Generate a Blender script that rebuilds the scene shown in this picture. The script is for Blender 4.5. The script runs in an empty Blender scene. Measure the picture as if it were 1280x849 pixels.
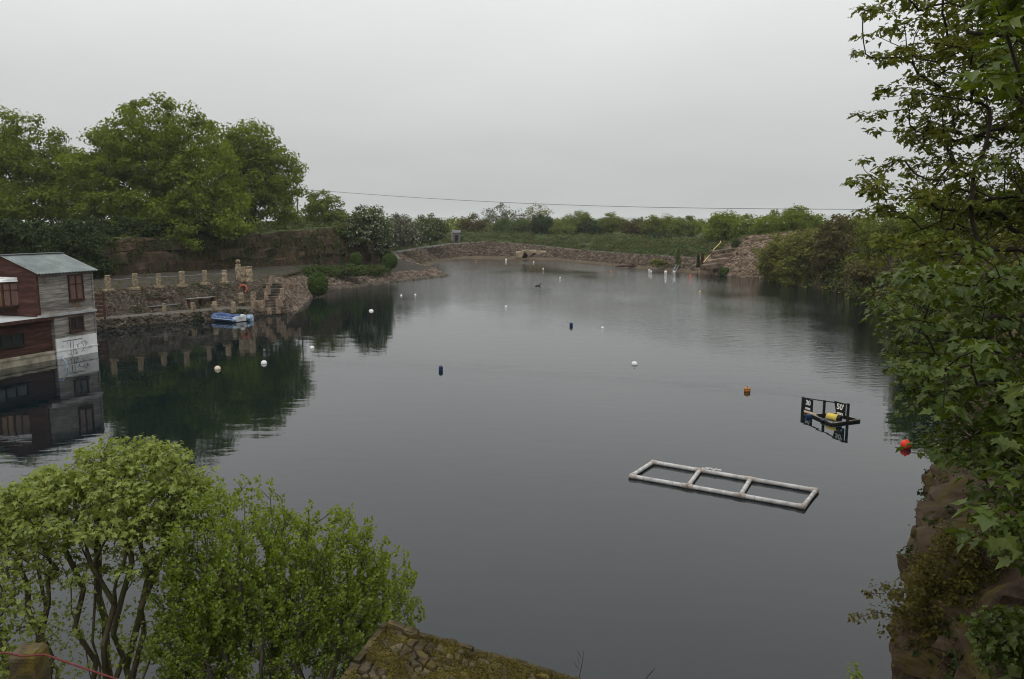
import bpy, bmesh, math, random
import numpy as np
from mathutils import Vector, Matrix, Quaternion, noise

scene = bpy.context.scene
COL = scene.collection

# ------------------------------------------------------------------ camera
F_PX, CX, CY, CAM_H = 995.0, 640.0, 424.5, 7.0
PITCH = math.atan((CY - 279.0) / F_PX)
cam_data = bpy.data.cameras.new('camera')
cam_data.sensor_width = 36.0
cam_data.lens = 36.0 * F_PX / 1280.0
cam_data.clip_start = 0.05
cam_data.clip_end = 12000.0
cam = bpy.data.objects.new('camera', cam_data)
cam.location = (0, 0, CAM_H)
cam.rotation_euler = (math.pi / 2 - PITCH, 0, 0)
COL.objects.link(cam)
scene.camera = cam

# ------------------------------------------------------------------ world: overcast sky
SUN_EL, SUN_AZ = math.radians(52), math.radians(200)
world = bpy.data.worlds.new('World')
scene.world = world
world.use_nodes = True
wn, wl = world.node_tree.nodes, world.node_tree.links
wn.clear()
w_out = wn.new('ShaderNodeOutputWorld')
w_bg = wn.new('ShaderNodeBackground')
w_sky = wn.new('ShaderNodeTexSky')
w_sky.sky_type = 'NISHITA'
w_sky.sun_disc = False
w_sky.sun_elevation = SUN_EL
w_sky.sun_rotation = SUN_AZ
w_sky.air_density = 1.5
w_sky.dust_density = 5.0
w_tc = wn.new('ShaderNodeTexCoord')
w_sep = wn.new('ShaderNodeSeparateXYZ')
wl.new(w_tc.outputs['Generated'], w_sep.inputs[0])
# the cloud deck: projected onto a flat layer so that streaks flatten towards the horizon
w_add = wn.new('ShaderNodeMath'); w_add.operation = 'ADD'; w_add.inputs[1].default_value = 0.16
w_abs = wn.new('ShaderNodeMath'); w_abs.operation = 'ABSOLUTE'
wl.new(w_sep.outputs['Z'], w_abs.inputs[0]); wl.new(w_abs.outputs[0], w_add.inputs[0])
w_dx = wn.new('ShaderNodeMath'); w_dx.operation = 'DIVIDE'
w_dy = wn.new('ShaderNodeMath'); w_dy.operation = 'DIVIDE'
wl.new(w_sep.outputs['X'], w_dx.inputs[0]); wl.new(w_add.outputs[0], w_dx.inputs[1])
wl.new(w_sep.outputs['Y'], w_dy.inputs[0]); wl.new(w_add.outputs[0], w_dy.inputs[1])
w_cmb = wn.new('ShaderNodeCombineXYZ')
wl.new(w_dx.outputs[0], w_cmb.inputs[0]); wl.new(w_dy.outputs[0], w_cmb.inputs[1])
w_noise = wn.new('ShaderNodeTexNoise')
w_noise.inputs['Scale'].default_value = 0.55
w_noise.inputs['Detail'].default_value = 4.0
w_noise.inputs['Roughness'].default_value = 0.5
wl.new(w_cmb.outputs[0], w_noise.inputs['Vector'])
w_ramp = wn.new('ShaderNodeValToRGB')
w_ramp.color_ramp.elements[0].position = 0.30
w_ramp.color_ramp.elements[0].color = (4.48, 4.55, 4.54, 1)
w_ramp.color_ramp.elements[1].position = 0.72
w_ramp.color_ramp.elements[1].color = (5.2, 5.25, 5.21, 1)
wl.new(w_noise.outputs['Fac'], w_ramp.inputs[0])
# an overcast vault is brighter overhead than at the horizon (CIE overcast sky)
w_max = wn.new('ShaderNodeMath'); w_max.operation = 'MAXIMUM'; w_max.inputs[1].default_value = 0.0
wl.new(w_sep.outputs['Z'], w_max.inputs[0])
w_cie = wn.new('ShaderNodeMath'); w_cie.operation = 'MULTIPLY_ADD'; w_cie.inputs[1].default_value = 2.9; w_cie.inputs[2].default_value = 1.0
wl.new(w_max.outputs[0], w_cie.inputs[0])
w_mul = wn.new('ShaderNodeVectorMath'); w_mul.operation = 'SCALE'
wl.new(w_ramp.outputs[0], w_mul.inputs[0]); wl.new(w_cie.outputs[0], w_mul.inputs['Scale'])
w_mix = wn.new('ShaderNodeMixRGB')
w_mix.inputs[0].default_value = 0.95
wl.new(w_sky.outputs[0], w_mix.inputs[1]); wl.new(w_mul.outputs[0], w_mix.inputs[2])
w_bg.inputs['Strength'].default_value = 0.1
wl.new(w_mix.outputs[0], w_bg.inputs[0]); wl.new(w_bg.outputs[0], w_out.inputs[0])

sun_d = bpy.data.lights.new('sun', 'SUN')
sun_d.energy = 0.6
sun_d.angle = math.radians(35)
sun_d.color = (1.0, 0.97, 0.93)
sun = bpy.data.objects.new('sun', sun_d)
sun.location = (0, -20, 60)
_d = Vector((math.sin(SUN_AZ) * math.cos(SUN_EL), math.cos(SUN_AZ) * math.cos(SUN_EL), math.sin(SUN_EL)))
sun.rotation_euler = (-_d).to_track_quat('-Z', 'Y').to_euler()
COL.objects.link(sun)

scene.view_settings.view_transform = 'Standard'
scene.view_settings.look = 'None'
scene.view_settings.exposure = 0.0
scene.view_settings.gamma = 1.0
scene.view_settings.use_curve_mapping = False
scene.render.engine = 'CYCLES'
scene.cycles.use_denoising = True
scene.cycles.pixel_filter_type = 'BLACKMAN_HARRIS'
scene.cycles.filter_width = 1.1
scene.cycles.max_bounces = 6
scene.cycles.diffuse_bounces = 3
scene.cycles.glossy_bounces = 3
scene.cycles.transmission_bounces = 3
scene.cycles.volume_bounces = 1
scene.cycles.volume_step_rate = 8.0

# ------------------------------------------------------------------ helpers: survey, meshes, things
def ray(px, py):
    a, b = (px - CX) / F_PX, -(py - CY) / F_PX
    return Vector((a, math.cos(PITCH) + b * math.sin(PITCH), -math.sin(PITCH) + b * math.cos(PITCH)))
def G(px, py, z=0.0):
    r = ray(px, py); t = (z - CAM_H) / r.z
    return Vector((r.x * t, r.y * t, z))
def AY(px, py, Y):
    r = ray(px, py); t = Y / r.y
    return Vector((r.x * t, Y, CAM_H + r.z * t))

def mesh_np(name, V, F, mats=(), smooth=False):
    """V (n,3) array, F list of (m,k) int arrays."""
    me = bpy.data.meshes.new(name)
    V = np.asarray(V, dtype=np.float32)
    me.vertices.add(len(V)); me.vertices.foreach_set('co', V.ravel())
    idx = np.concatenate([f.ravel() for f in F]).astype(np.int32)
    tot = np.concatenate([np.full(len(f), f.shape[1], dtype=np.int32) for f in F])
    st = np.concatenate([[0], np.cumsum(tot)[:-1]]).astype(np.int32)
    me.loops.add(len(idx)); me.loops.foreach_set('vertex_index', idx)
    me.polygons.add(len(tot)); me.polygons.foreach_set('loop_start', st)
    if smooth:
        me.polygons.foreach_set('use_smooth', np.ones(len(tot), dtype=bool))
    else:
        me.polygons.foreach_set('use_smooth', np.zeros(len(tot), dtype=bool))
    me.update(calc_edges=True)
    for m in mats: me.materials.append(m)
    return me

def link(name, me, parent=None):
    o = bpy.data.objects.new(name, me)
    COL.objects.link(o)
    if parent is not None: o.parent = parent
    return o
def empty(name, loc=(0, 0, 0), rz=0.0):
    o = bpy.data.objects.new(name, None)
    o.location = loc; o.rotation_euler = (0, 0, rz)
    o.empty_display_size = 0.2
    COL.objects.link(o)
    return o
def tag(o, label=None, cat=None, group=None, kind=None):
    if label: o['label'] = label
    if cat:
        o['category'] = cat
        if not kind: kind = 'thing'
    if group: o['group'] = group
    if kind: o['kind'] = kind
    return o
def copy_tree(o, parent=None):
    c = o.copy(); COL.objects.link(c); c.parent = parent
    for ch in list(o.children): copy_tree(ch, c)
    return c

class MB:
    """collects shapes for ONE mesh"""
    def __init__(s): s.v = []; s.f = []; s.m = []; s.sm = []
    def add(s, vs, fs, mi=0, sm=False):
        n = len(s.v); s.v += [tuple(v) for v in vs]
        for f in fs: s.f.append(tuple(i + n for i in f)); s.m.append(mi); s.sm.append(sm)
        return s
    def box(s, x0, x1, y0, y1, z0, z1, mi=0, M=None):
        vs = [Vector((x, y, z)) for z in (z0, z1) for (x, y) in ((x0, y0), (x1, y0), (x1, y1), (x0, y1))]
        if M is not None: vs = [M @ v for v in vs]
        return s.add(vs, [(3, 2, 1, 0), (4, 5, 6, 7), (0, 1, 5, 4), (1, 2, 6, 5), (2, 3, 7, 6), (3, 0, 4, 7)], mi)
    def bar(s, a, b, w, h, mi=0, up=(0, 0, 1)):
        a, b = Vector(a), Vector(b); d = (b - a).normalized()
        u = Vector(up)
        if abs(d.dot(u)) > 0.98: u = Vector((1, 0, 0))
        x = d.cross(u).normalized(); y = x.cross(d).normalized()
        vs = [p + x * sx * w / 2 + y * sy * h / 2 for p in (a, b) for (sx, sy) in ((-1, -1), (1, -1), (1, 1), (-1, 1))]
        return s.add(vs, [(3, 2, 1, 0), (4, 5, 6, 7), (0, 1, 5, 4), (1, 2, 6, 5), (2, 3, 7, 6), (3, 0, 4, 7)], mi)
    def tube(s, pts, rad, n=8, mi=0, cap=True, sm=True, closed=False):
        pts = [Vector(p) for p in pts]; m = len(pts)
        rad = rad if isinstance(rad, (list, tuple)) else [rad] * m
        rings = []; prev = None
        for i, p in enumerate(pts):
            if closed: d = pts[(i + 1) % m] - pts[(i - 1) % m]
            else: d = pts[min(i + 1, m - 1)] - pts[max(i - 1, 0)]
            d.normalize()
            if prev is None:
                x = d.orthogonal().normalized()
            else:
                x = (prev - d * prev.dot(d))
                x = x.normalized() if x.length > 1e-6 else d.orthogonal().normalized()
            prev = x; y = d.cross(x)
            rings.append([p + (x * math.cos(2 * math.pi * k / n) + y * math.sin(2 * math.pi * k / n)) * rad[i] for k in range(n)])
        vs = [v for r in rings for v in r]; fs = []
        for i in range(m if closed else m - 1):
            j = (i + 1) % m
            for k in range(n):
                fs.append((i * n + k, i * n + (k + 1) % n, j * n + (k + 1) % n, j * n + k))
        s.add(vs, fs, mi, sm)
        if cap and not closed:
            s.add(rings[0], [tuple(reversed(range(n)))], mi); s.add(rings[-1], [tuple(range(n))], mi)
        return s
    def lathe(s, prof, n=16, c=(0, 0, 0), mi=0, M=None, sm=True):
        vs = []; fs = []
        for r, z in prof:
            for k in range(n):
                v = Vector((c[0] + r * math.cos(2 * math.pi * k / n), c[1] + r * math.sin(2 * math.pi * k / n), c[2] + z))
                vs.append(M @ v if M is not None else v)
        for i in range(len(prof) - 1):
            for k in range(n):
                fs.append((i * n + k, i * n + (k + 1) % n, (i + 1) * n + (k + 1) % n, (i + 1) * n + k))
        s.add(vs, fs, mi, sm)
        return s
    def mesh(s, name, mats):
        me = bpy.data.meshes.new(name)
        me.from_pydata(s.v, [], s.f)
        for m in (mats if isinstance(mats, (list, tuple)) else [mats]): me.materials.append(m)
        me.polygons.foreach_set('material_index', s.m)
        me.polygons.foreach_set('use_smooth', s.sm)
        me.update()
        return me
    def build(s, name, mats, parent=None):
        return link(name, s.mesh(name, mats), parent)

def bevel(o, w=0.01, seg=2):
    m = o.modifiers.new('bevel', 'BEVEL'); m.width = w; m.segments = seg; m.limit_method = 'ANGLE'
    return o

# ------------------------------------------------------------------ materials
def material(name, cols, scale=2.0, detail=6.0, rough=0.85, bump=0.3, bscale=None, stretch=(1, 1, 1), world_pos=True,
             spots=None, spot_scale=1.0, spot_lo=0.5, spot_hi=0.6, spec=0.12, bdist=0.05, island=0.0, distort=0.0, metallic=0.0, nrough=0.55):
    """noise-driven colour ramp + bump; spots = a second colour laid on in patches; island = per-piece tone variation"""
    m = bpy.data.materials.new(name); m.use_nodes = True
    nt = m.node_tree; N, L = nt.nodes, nt.links
    b = N['Principled BSDF']
    b.inputs['Roughness'].default_value = rough
    b.inputs['Specular IOR Level'].default_value = spec
    b.inputs['Metallic'].default_value = metallic
    if world_pos:
        g = N.new('ShaderNodeNewGeometry'); src = g.outputs['Position']
    else:
        g = N.new('ShaderNodeTexCoord'); src = g.outputs['Object']
    mp = N.new('ShaderNodeMapping'); mp.inputs['Scale'].default_value = stretch
    L.new(src, mp.inputs['Vector'])
    nz = N.new('ShaderNodeTexNoise')
    nz.inputs['Scale'].default_value = scale; nz.inputs['Detail'].default_value = detail
    nz.inputs['Roughness'].default_value = nrough; nz.inputs['Distortion'].default_value = distort
    L.new(mp.outputs[0], nz.inputs['Vector'])
    rp = N.new('ShaderNodeValToRGB'); el = rp.color_ramp.elements
    k = len(cols)
    while len(el) < k: el.new(0.5)
    for i, c in enumerate(cols):
        el[i].position = 0.28 + 0.44 * i / max(1, k - 1); el[i].color = (c[0], c[1], c[2], 1)
    L.new(nz.outputs['Fac'], rp.inputs[0])
    out = rp.outputs[0]
    if spots:
        n2 = N.new('ShaderNodeTexNoise'); n2.inputs['Scale'].default_value = spot_scale; n2.inputs['Detail'].default_value = 7
        L.new(src, n2.inputs['Vector'])
        r2 = N.new('ShaderNodeValToRGB'); r2.color_ramp.elements[0].position = spot_lo; r2.color_ramp.elements[1].position = spot_hi
        L.new(n2.outputs['Fac'], r2.inputs[0])
        mx = N.new('ShaderNodeMixRGB'); mx.inputs[2].default_value = (*spots, 1)
        L.new(r2.outputs[0], mx.inputs[0]); L.new(out, mx.inputs[1]); out = mx.outputs[0]
    if island:
        g2 = N.new('ShaderNodeNewGeometry')
        oi = N.new('ShaderNodeObjectInfo')
        ad = N.new('ShaderNodeMath'); ad.operation = 'ADD'
        L.new(g2.outputs['Random Per Island'], ad.inputs[0]); L.new(oi.outputs['Random'], ad.inputs[1])
        fr = N.new('ShaderNodeMath'); fr.operation = 'FRACT'; L.new(ad.outputs[0], fr.inputs[0])
        mr = N.new('ShaderNodeMapRange'); mr.inputs['To Min'].default_value = 1 - island; mr.inputs['To Max'].default_value = 1 + island
        L.new(fr.outputs[0], mr.inputs['Value'])
        hs = N.new('ShaderNodeHueSaturation'); L.new(mr.outputs[0], hs.inputs['Value']); L.new(out, hs.inputs['Color'])
        out = hs.outputs[0]
    L.new(out, b.inputs['Base Color'])
    if bump:
        n3 = N.new('ShaderNodeTexNoise'); n3.inputs['Scale'].default_value = bscale or scale * 4; n3.inputs['Detail'].default_value = 8
        L.new(mp.outputs[0], n3.inputs['Vector'])
        bp = N.new('ShaderNodeBump'); bp.inputs['Strength'].default_value = bump; bp.inputs['Distance'].default_value = bdist
        L.new(n3.outputs['Fac'], bp.inputs['Height']); L.new(bp.outputs[0], b.inputs['Normal'])
    return m

def leaf_material(name, cols, trans=0.3, rough=0.55, patch=0.25, patch_scale=0.6, spec=0.1):
    """each leaf (mesh island) takes its own tone; slow noise makes yellower and bluer boughs"""
    m = bpy.data.materials.new(name); m.use_nodes = True
    nt = m.node_tree; N, L = nt.nodes, nt.links
    b = N['Principled BSDF']; out = N['Material Output']
    b.inputs['Roughness'].default_value = rough; b.inputs['Specular IOR Level'].default_value = spec
    g = N.new('ShaderNodeNewGeometry')
    oi = N.new('ShaderNodeObjectInfo')
    ad = N.new('ShaderNodeMath'); ad.operation = 'ADD'
    L.new(g.outputs['Random Per Island'], ad.inputs[0]); L.new(oi.outputs['Random'], ad.inputs[1])
    fr = N.new('ShaderNodeMath'); fr.operation = 'FRACT'; L.new(ad.outputs[0], fr.inputs[0])
    nz = N.new('ShaderNodeTexNoise'); nz.inputs['Scale'].default_value = patch_scale; nz.inputs['Detail'].default_value = 3
    L.new(g.outputs['Position'], nz.inputs['Vector'])
    m1 = N.new('ShaderNodeMath'); m1.operation = 'MULTIPLY_ADD'; m1.inputs[1].default_value = 0.55; m1.inputs[2].default_value = -0.03
    L.new(fr.outputs[0], m1.inputs[0])
    m2 = N.new('ShaderNodeMath'); m2.operation = 'MULTIPLY_ADD'; m2.inputs[1].default_value = patch * 4
    m3 = N.new('ShaderNodeMath'); m3.operation = 'SUBTRACT'; m3.inputs[1].default_value = 0.27
    L.new(nz.outputs['Fac'], m3.inputs[0])
    L.new(m3.outputs[0], m2.inputs[0]); L.new(m1.outputs[0], m2.inputs[2])
    rp = N.new('ShaderNodeValToRGB'); el = rp.color_ramp.elements
    while len(el) < len(cols): el.new(0.5)
    for i, c in enumerate(cols):
        el[i].position = i / (len(cols) - 1); el[i].color = (c[0], c[1], c[2], 1)
    L.new(m2.outputs[0], rp.inputs[0])
    L.new(rp.outputs[0], b.inputs['Base Color'])
    if trans:
        t = N.new('ShaderNodeBsdfTranslucent')
        hs = N.new('ShaderNodeHueSaturation'); hs.inputs['Hue'].default_value = 0.485; hs.inputs['Saturation'].default_value = 1.15
        hs.inputs['Value'].default_value = 1.25
        L.new(rp.outputs[0], hs.inputs['Color']); L.new(hs.outputs[0], t.inputs['Color'])
        mx = N.new('ShaderNodeMixShader'); mx.inputs[0].default_value = trans
        L.new(b.outputs[0], mx.inputs[1]); L.new(t.outputs[0], mx.inputs[2]); L.new(mx.outputs[0], out.inputs[0])
    return m

M = {}
M['bark'] = material('bark', [(.03, .025, .02), (.07, .06, .045), (.11, .095, .07)], 6, stretch=(1, 1, .25), bump=.6, bscale=14, rough=.9)
M['bark_moss'] = material('bark_moss', [(.035, .028, .018), (.075, .06, .038), (.1, .095, .05)], 9, stretch=(1, 1, .3), bump=.6, bscale=30, bdist=.02, rough=.9, spots=(.06, .07, .02), spot_scale=5)
M['twig'] = material('twig', [(.018, .013, .01), (.04, .03, .022)], 8, bump=0, rough=.8)
M['oak'] = leaf_material('oak_leaves', [(.06, .092, .012), (.118, .165, .022), (.185, .23, .037)], .42, patch=.32)
M['oak_b'] = leaf_material('oak_leaves_young', [(.07, .09, .013), (.12, .145, .024), (.175, .195, .038)], .35)
M['dark_leaf'] = leaf_material('ivy_leaves', [(.014, .026, .008), (.028, .048, .012), (.05, .07, .018)], .2)
M['hedge_leaf'] = leaf_material('hedge_leaves', [(.032, .055, .012), (.06, .092, .02), (.092, .125, .028)], .2)
M['box_leaf'] = leaf_material('topiary_leaves', [(.03, .058, .01), (.055, .095, .016), (.085, .128, .022)], .2)
M['haw_leaf'] = leaf_material('hawthorn_leaves', [(.045, .07, .02), (.08, .112, .03), (.115, .145, .042)], .25)
M['blossom'] = leaf_material('blossom', [(.3, .3, .26), (.5, .49, .44), (.6, .6, .55)], .2)
M['lime'] = leaf_material('pale_leaves', [(.07, .092, .016), (.125, .155, .03), (.185, .205, .05)], .3)
M['olive'] = leaf_material('olive_leaves', [(.085, .094, .02), (.14, .145, .031), (.19, .185, .042)], .25)
M['bronze'] = leaf_material('bronze_leaves', [(.062, .05, .019), (.098, .084, .028), (.128, .12, .036)], .25)
M['grey_leaf'] = leaf_material('grey_leaves', [(.07, .075, .045), (.115, .12, .07), (.155, .155, .09)], .25)
M['syc'] = leaf_material('sycamore_leaves', [(.036, .062, .009), (.07, .105, .016), (.115, .145, .026)], .36, rough=.42, patch=.3, patch_scale=.9, spec=.35)
M['syc_young'] = leaf_material('young_sycamore_leaves', [(.07, .088, .016), (.118, .134, .024), (.17, .175, .036)], .33, rough=.5, patch_scale=1.2)
M['syc_bush'] = leaf_material('bright_sycamore_leaves', [(.13, .165, .03), (.205, .25, .055), (.29, .33, .09)], .4, rough=.42, patch_scale=1.4, spec=.25)
M['willow'] = leaf_material('willow_leaves', [(.1, .15, .02), (.17, .235, .034), (.25, .31, .052)], .45, rough=.45, patch_scale=1.6, spec=.35)
M['cliff_shrub'] = leaf_material('cliff_shrub_leaves', [(.06, .052, .012), (.11, .095, .02), (.155, .14, .03)], .3, patch_scale=2.5)
M['moss'] = leaf_material('moss_tufts', [(.03, .024, .008), (.075, .06, .014), (.14, .115, .022)], .1, patch_scale=5, patch=.35)
M['grass'] = leaf_material('rough_grass', [(.045, .058, .016), (.078, .092, .024), (.115, .12, .036)], .2)
M['rubble'] = material('rubble_stone', [(.05, .038, .03), (.13, .1, .078), (.22, .175, .135)], 1.6, rough=.95, bump=.5, island=.45)
M['rubble_red'] = material('rubble_red_stone', [(.032, .023, .017), (.078, .058, .042), (.14, .108, .08)], 1.2, rough=.95, bump=.5, island=.5)
M['earth'] = material('bank_earth', [(.035, .028, .02), (.075, .058, .042), (.12, .09, .062)], 1.4, rough=1, bump=.6, bdist=.15)
M['scree'] = material('scree_stone', [(.065, .046, .032), (.142, .104, .074), (.21, .16, .118)], 1.3, rough=.95, bump=.5, island=.35)
M['sand'] = material('wet_sand', [(.05, .037, .024), (.11, .08, .05)], .8, rough=.8, bump=.2)
M['terrace'] = material('terrace_grit', [(.022, .018, .014), (.04, .034, .027), (.065, .056, .045)], 1.1, rough=.97, bump=.4, bscale=20, bdist=.02, spots=(.03, .034, .016), spot_scale=.4, spot_lo=.5, spot_hi=.7)
M['path'] = material('gravel_path', [(.07, .062, .053), (.105, .095, .082), (.14, .127, .112)], 1.2, rough=.95, bump=.35, bscale=20, bdist=.02, spots=(.055, .055, .03), spot_scale=.35, spot_lo=.55, spot_hi=.75)
M['ground'] = material('rough_grassland', [(.022, .035, .012), (.04, .058, .018), (.065, .075, .028)], .5, rough=1, bump=.5, bdist=.2)
M['cliff'] = material('quarry_cliff', [(.02, .014, .01), (.056, .038, .025), (.115, .076, .047)], .9, detail=9, rough=.95, bump=.8, bscale=3.5, bdist=.25, stretch=(1, 1, .35), spots=(.028, .035, .014), spot_scale=.45, spot_lo=.5, spot_hi=.68, nrough=.65)
M['near_cliff'] = material('near_cliff_rock', [(.024, .016, .01), (.062, .043, .028), (.12, .088, .06)], 1.7, detail=10, rough=.92, bump=.7, bscale=9, bdist=.05, spots=(.08, .062, .016), spot_scale=2.2, spot_lo=.48, spot_hi=.68, nrough=.65)
M['sandstone'] = material('sandstone', [(.09, .07, .045), (.24, .19, .125), (.36, .3, .21)], 7, rough=.92, bump=.6, bscale=12, bdist=.04, island=.2)
M['sandstone_red'] = material('red_sandstone', [(.08, .055, .04), (.2, .145, .105), (.31, .24, .175)], 8, rough=.92, bump=.6, bscale=14, bdist=.04, island=.25)
M['quay_stone'] = material('quay_stone', [(.036, .029, .022), (.085, .07, .054), (.155, .128, .1)], 2.6, rough=.95, bump=.6, island=.4, spots=(.03, .035, .016), spot_scale=.8, spot_lo=.5, spot_hi=.65)
M['ruin_stone'] = material('ruin_stone', [(.022, .017, .01), (.055, .044, .026), (.1, .082, .052)], 9, rough=.95, bump=.7, bscale=40, bdist=.012, island=.4, spots=(.1, .075, .016), spot_scale=6, spot_lo=.5, spot_hi=.66)
M['ruin_mortar'] = material('ruin_mortar', [(.022, .017, .01), (.06, .047, .025), (.1, .08, .03)], 12, rough=1, bump=.8, bscale=40, bdist=.02)
M['grey_wood'] = material('weathered_wood', [(.09, .08, .068), (.2, .185, .165), (.33, .31, .285)], 3.2, stretch=(.35, .35, 4), rough=.9, bump=.3, island=.25, spots=(.17, .1, .05), spot_scale=.9, spot_lo=.6, spot_hi=.72, distort=.4)
M['red_wood'] = material('red_boards', [(.036, .017, .013), (.06, .027, .021), (.095, .05, .04)], 3.0, stretch=(.4, .4, 3), rough=.8, bump=.2, island=.2)
M['dark_wood'] = material('dark_timber', [(.03, .014, .01), (.055, .026, .018), (.08, .045, .03)], 5, rough=.75, bump=.2)
M['black_wood'] = material('black_timber', [(.012, .011, .01), (.024, .022, .02)], 6, rough=.7, bump=.2)
M['white_paint'] = material('flaking_white_paint', [(.42, .42, .41), (.62, .63, .63), (.74, .75, .76)], 1.6, rough=.8, bump=.2, spots=(.2, .2, .15), spot_scale=2.6, spot_lo=.58, spot_hi=.72)
M['cream_wood'] = material('cream_fender', [(.16, .14, .1), (.3, .27, .2), (.42, .38, .3)], 2, rough=.85, bump=.3)
M['roof_sheet'] = material('green_grey_sheeting', [(.105, .122, .12), (.145, .167, .164), (.195, .22, .215)], 1.2, rough=.55, bump=.1, spots=(.1, .13, .11), spot_scale=.9, spot_lo=.58, spot_hi=.78)
M['flat_roof'] = material('pale_roof_felt', [(.3, .31, .31), (.42, .43, .43)], 1.1, rough=.8, bump=.15, spots=(.22, .22, .2), spot_scale=1.2, spot_lo=.5, spot_hi=.75)
M['glass'] = material('window_glass', [(.012, .014, .015), (.03, .032, .033)], 1.5, rough=.08, bump=.03, spec=.6)
M['curtain'] = material('curtained_pane', [(.1, .055, .045), (.17, .1, .085)], 4, stretch=(4, 4, .3), rough=.25, bump=0, spec=.6)
M['amber'] = material('amber_blind', [(.1, .05, .022), (.17, .088, .038)], 3, stretch=(5, 5, .4), rough=.25, bump=0, spec=.6)
M['pvc'] = material('pale_pipe', [(.26, .25, .24), (.42, .41, .4), (.54, .53, .52)], 5, rough=.5, bump=.1, world_pos=False, spots=(.25, .2, .16), spot_scale=4, spot_lo=.62, spot_hi=.72)
M['fitting'] = material('pipe_fitting', [(.26, .22, .19), (.4, .36, .32)], 8, rough=.7, bump=.2, world_pos=False)
M['white_buoy'] = material('white_buoy', [(.55, .55, .52), (.74, .74, .72)], 4, rough=.45, bump=.05, world_pos=False)
M['cream_buoy'] = material('cream_buoy', [(.5, .4, .28), (.66, .55, .42)], 4, rough=.5, bump=.05, world_pos=False)
M['red_buoy'] = material('red_buoy', [(.62, .03, .012), (.78, .06, .025)], 4, rough=.4, bump=.05, world_pos=False)
M['orange_buoy'] = material('orange_buoy', [(.3, .12, .03), (.42, .2, .05)], 4, rough=.5, bump=.05, world_pos=False)
M['blue_drum'] = material('blue_drum', [(.01, .022, .07), (.018, .04, .12)], 4, rough=.4, bump=.05, world_pos=False)
M['boat_blue'] = material('boat_blue', [(.04, .065, .15), (.07, .11, .23)], 3, rough=.5, bump=.1, world_pos=False)
M['boat_pale'] = material('boat_pale', [(.2, .27, .37), (.32, .41, .52)], 3, rough=.5, bump=.1, world_pos=False)
M['boat_white'] = material('boat_white', [(.5, .52, .53), (.66, .68, .7)], 4, rough=.5, bump=.1, world_pos=False)
M['sign_black'] = material('sign_black', [(.008, .008, .009), (.018, .018, .018)], 5, rough=.4, bump=0)
M['sign_white'] = material('sign_white', [(.72, .72, .7), (.8, .8, .78)], 5, rough=.5, bump=0)
M['yellow'] = material('faded_yellow', [(.5, .36, .05), (.62, .5, .12)], 6, rough=.5, bump=.1)
M['pole_wood'] = material('pale_log', [(.3, .2, .11), (.48, .34, .21)], 5, rough=.8, bump=.2)
M['steel'] = material('dull_steel', [(.18, .19, .2), (.3, .31, .32)], 4, rough=.45, bump=.05, metallic=.6)
M['cable'] = material('cable_black', [(.06, .062, .065), (.09, .09, .095)], 4, rough=.7, bump=0)
M['rope'] = material('red_rope', [(.085, .022, .02), (.15, .04, .038)], 60, rough=.85, bump=.4, bscale=150, bdist=.004)
M['hose'] = material('yellow_hose', [(.5, .4, .14), (.62, .52, .25)], 3, rough=.6, bump=0)
M['orange_ring'] = material('orange_ring', [(.32, .07, .035), (.45, .13, .07)], 6, rough=.55, bump=.05)
M['slate'] = material('grey_hut', [(.09, .09, .09), (.14, .14, .14)], 4, rough=.8, bump=.2)
M['conifer'] = leaf_material('conifer_sprays', [(.05, .06, .012), (.085, .1, .02), (.12, .13, .03)], .15)
M['conifer_dead'] = leaf_material('dead_conifer_sprays', [(.07, .028, .012), (.11, .045, .02), (.14, .065, .03)], .1)

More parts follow.
